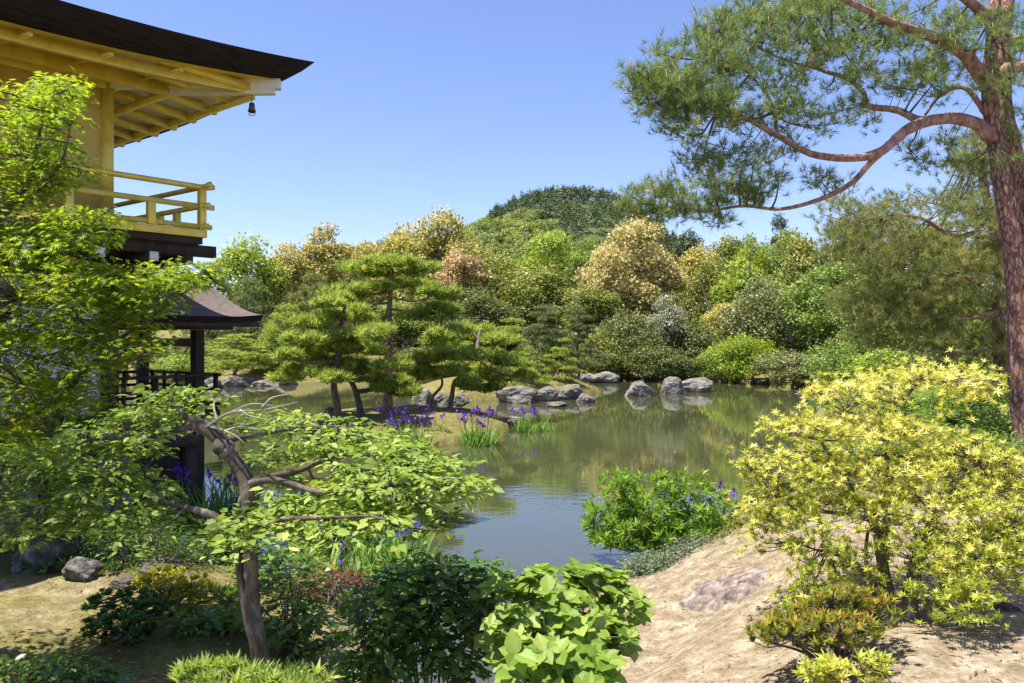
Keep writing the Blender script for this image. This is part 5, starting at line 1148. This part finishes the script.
shrub('maroon_shrub', 'maroon-leaved shrub beside the dark pitted rock', 'shrub', (335, 615), 8.2, [(335, 585, 36, 14, 7.9, 8.6, 90), (365, 588, 20, 16, 7.9, 8.5, 40), (300, 590, 20, 12, 8, 8.6, 24)], 'maroon', d_spr(12, .09, .05, LEAF, .5, .4, .6), 10)
shrub('orange_tipped_shrub', 'low shrub with salmon-orange new shoots behind the maroon shrub', 'shrub', (310, 600), 8.6, [(310, 585, 22, 9, 8.4, 8.8, 40), (325, 570, 14, 8, 8.5, 8.8, 18)], 'redtip', d_ros(.06, 10, .85, .15, LEAF, 1.0), 6)
shrub('shady_leaf_shrub', 'shaded dark green shrub right behind the twin trunk', 'shrub', (285, 640), 6.6, [(290, 575, 36, 26, 6.4, 7.0, 50), (280, 615, 40, 24, 6.2, 6.8, 60), (315, 635, 40, 20, 6.0, 6.6, 60), (210, 625, 36, 16, 6.2, 6.8, 40)], 'darkleaf', d_spr(9, .11, .075, LEAF, .5, .3, .5), 14)
shrub('rough_juniper', 'dark juniper-like shrub spreading under the left leaf layers', 'shrub', (90, 560), 8.4, [(75, 535, 60, 22, 8.2, 9.2, 150), (145, 545, 50, 22, 8.1, 9.0, 130), (195, 552, 24, 16, 8.3, 9.0, 40), (20, 530, 40, 22, 8.4, 9.4, 60), (100, 515, 70, 20, 8.8, 9.6, 80)], 'darkleaf', d_spr(22, .14, .06, NARROW, .35, .5, .9), 10)
shrub('grassy_bank_plant', 'reedy plant with tan flower spikes below the white pavilion wall', 'plant', (110, 440), 10.0, [(60, 425, 40, 24, 9.6, 10.4, 60), (110, 425, 50, 16, 9.6, 10.4, 50)], 'bush', d_ros(.16, 12, .25, .15, NARROW, 1.0), 8, zbase=.4)

BK = 'bushes on the right bank under the red pine'
shrub('bank_bush', 'pale green bush between the yellow shrub and the red pine trunk', 'bush', (960, 430), 15.0, [(955, 405, 40, 22, 14.3, 15.6, 90), (985, 420, 26, 16, 14, 15, 50)], 'bush', d_spr(16, .2, .09, LEAF, .5, .5, .6), 10, .014, group=BK)
shrub('bank_bush', 'yellow-green bush at the left of the red pine base', 'bush', (990, 445), 13.6, [(985, 395, 26, 24, 13.4, 14.6, 60), (992, 430, 22, 16, 13, 13.8, 40)], 'canopy', d_spr(16, .18, .08, LEAF, .3, .5, .6), 8, .014, group=BK)
shrub('bank_bush', 'low green bush peeping behind the top of the yellow shrub', 'bush', (900, 420), 17.0, [(905, 395, 50, 20, 16.2, 17.8, 100), (860, 405, 30, 14, 16, 17, 40)], 'bush', d_spr(16, .22, .1, LEAF, .4, .5, .6), 10, .014, group=BK)
shrub('rim_plant', 'sparse yellowish plants along the crest of the sandy slope', 'plant', (742, 540), 9.6, [(748, 528, 26, 8, 9.4, 10.2, 50), (772, 522, 18, 8, 9.4, 10, 30), (720, 545, 22, 6, 9.2, 9.8, 30)], 'redtip', d_ros(.06, 10, .4, .15), 8)
shrub('leafy_plant', 'green leafy plant filling under the right side of the crooked tree', 'plant', (400, 600), 9.0, [(385, 580, 26, 12, 8.8, 9.4, 30), (300, 560, 30, 16, 8.6, 9.4, 40), (255, 585, 26, 16, 8.2, 8.8, 36)], 'bush', d_spr(12, .12, .075, LEAF, .4, .5, .6), 8)

# bare leaning trunks that show among the far crowns
def lean_trunk(owner_label, pts, r0, r1, mat):
    o = next(x for x in SC.objects if x.get('label') == owner_label); bpy.context.view_layer.update()
    mb = MB(); limb(mb, [at(*p) for p in pts], r0, r1, 16, 8, .06); c = mb.build('bare_limb', mat, o, smooth=True); c.matrix_parent_inverse = o.matrix_world.inverted()
lean_trunk('slim golden tree with a pale leaning trunk', [(718, 348, 57.5), (712, 318, 57.5), (705, 295, 57.8), (697, 272, 58)], .12, .07, M['bark_pale'])
lean_trunk('fresh green maple with a dark leaning trunk on the right bank', [(792, 342, 46.8), (787, 325, 46.6), (778, 315, 46.5), (764, 311, 46.4)], .12, .05, M['bark_grey'])
lean_trunk('vivid lime-green tree with a bare lower trunk', [(747, 296, 59), (748, 280, 59), (750, 262, 60)], .16, .1, M['bark_grey'])

shrub('bank_bush', 'low green ground bush just behind the middle of the yellow shrub', 'bush', (870, 455), 10.2, [(860, 448, 50, 12, 9.8, 10.9, 90), (815, 462, 30, 10, 10, 11, 40)], 'bush', d_spr(14, .14, .065, LEAF, .4, .5, .6), 10, .01, group=BK)
shrub('bank_bush', 'low olive bush behind the right half of the yellow shrub', 'bush', (960, 455), 10.4, [(950, 446, 60, 14, 9.8, 11.2, 110), (1010, 450, 30, 14, 9.6, 10.8, 60)], 'canopy', d_spr(14, .14, .065, LEAF, .25, .5, .6), 10, .01, group=BK)

FP = 'ferny plants on the left bank'
shrub('ferny_plant', 'spreading ferny plant among the grey rocks of the left bank', 'plant', (60, 590), 8.3, [(55, 572, 44, 10, 8.1, 8.8, 60), (110, 580, 40, 10, 8.0, 8.6, 50)], 'darkleaf', d_ros(.1, 10, .5, .2, NARROW, 1.1), 8, .008, group=FP)
shrub('ferny_plant', 'ferny plant in the shade right of the golden dwarf shrub', 'plant', (225, 610), 7.4, [(225, 598, 30, 12, 7.1, 7.7, 50), (205, 632, 36, 10, 6.4, 6.9, 40)], 'bush', d_ros(.09, 10, .4, .2, NARROW, 1.1), 8, .008, group=FP)
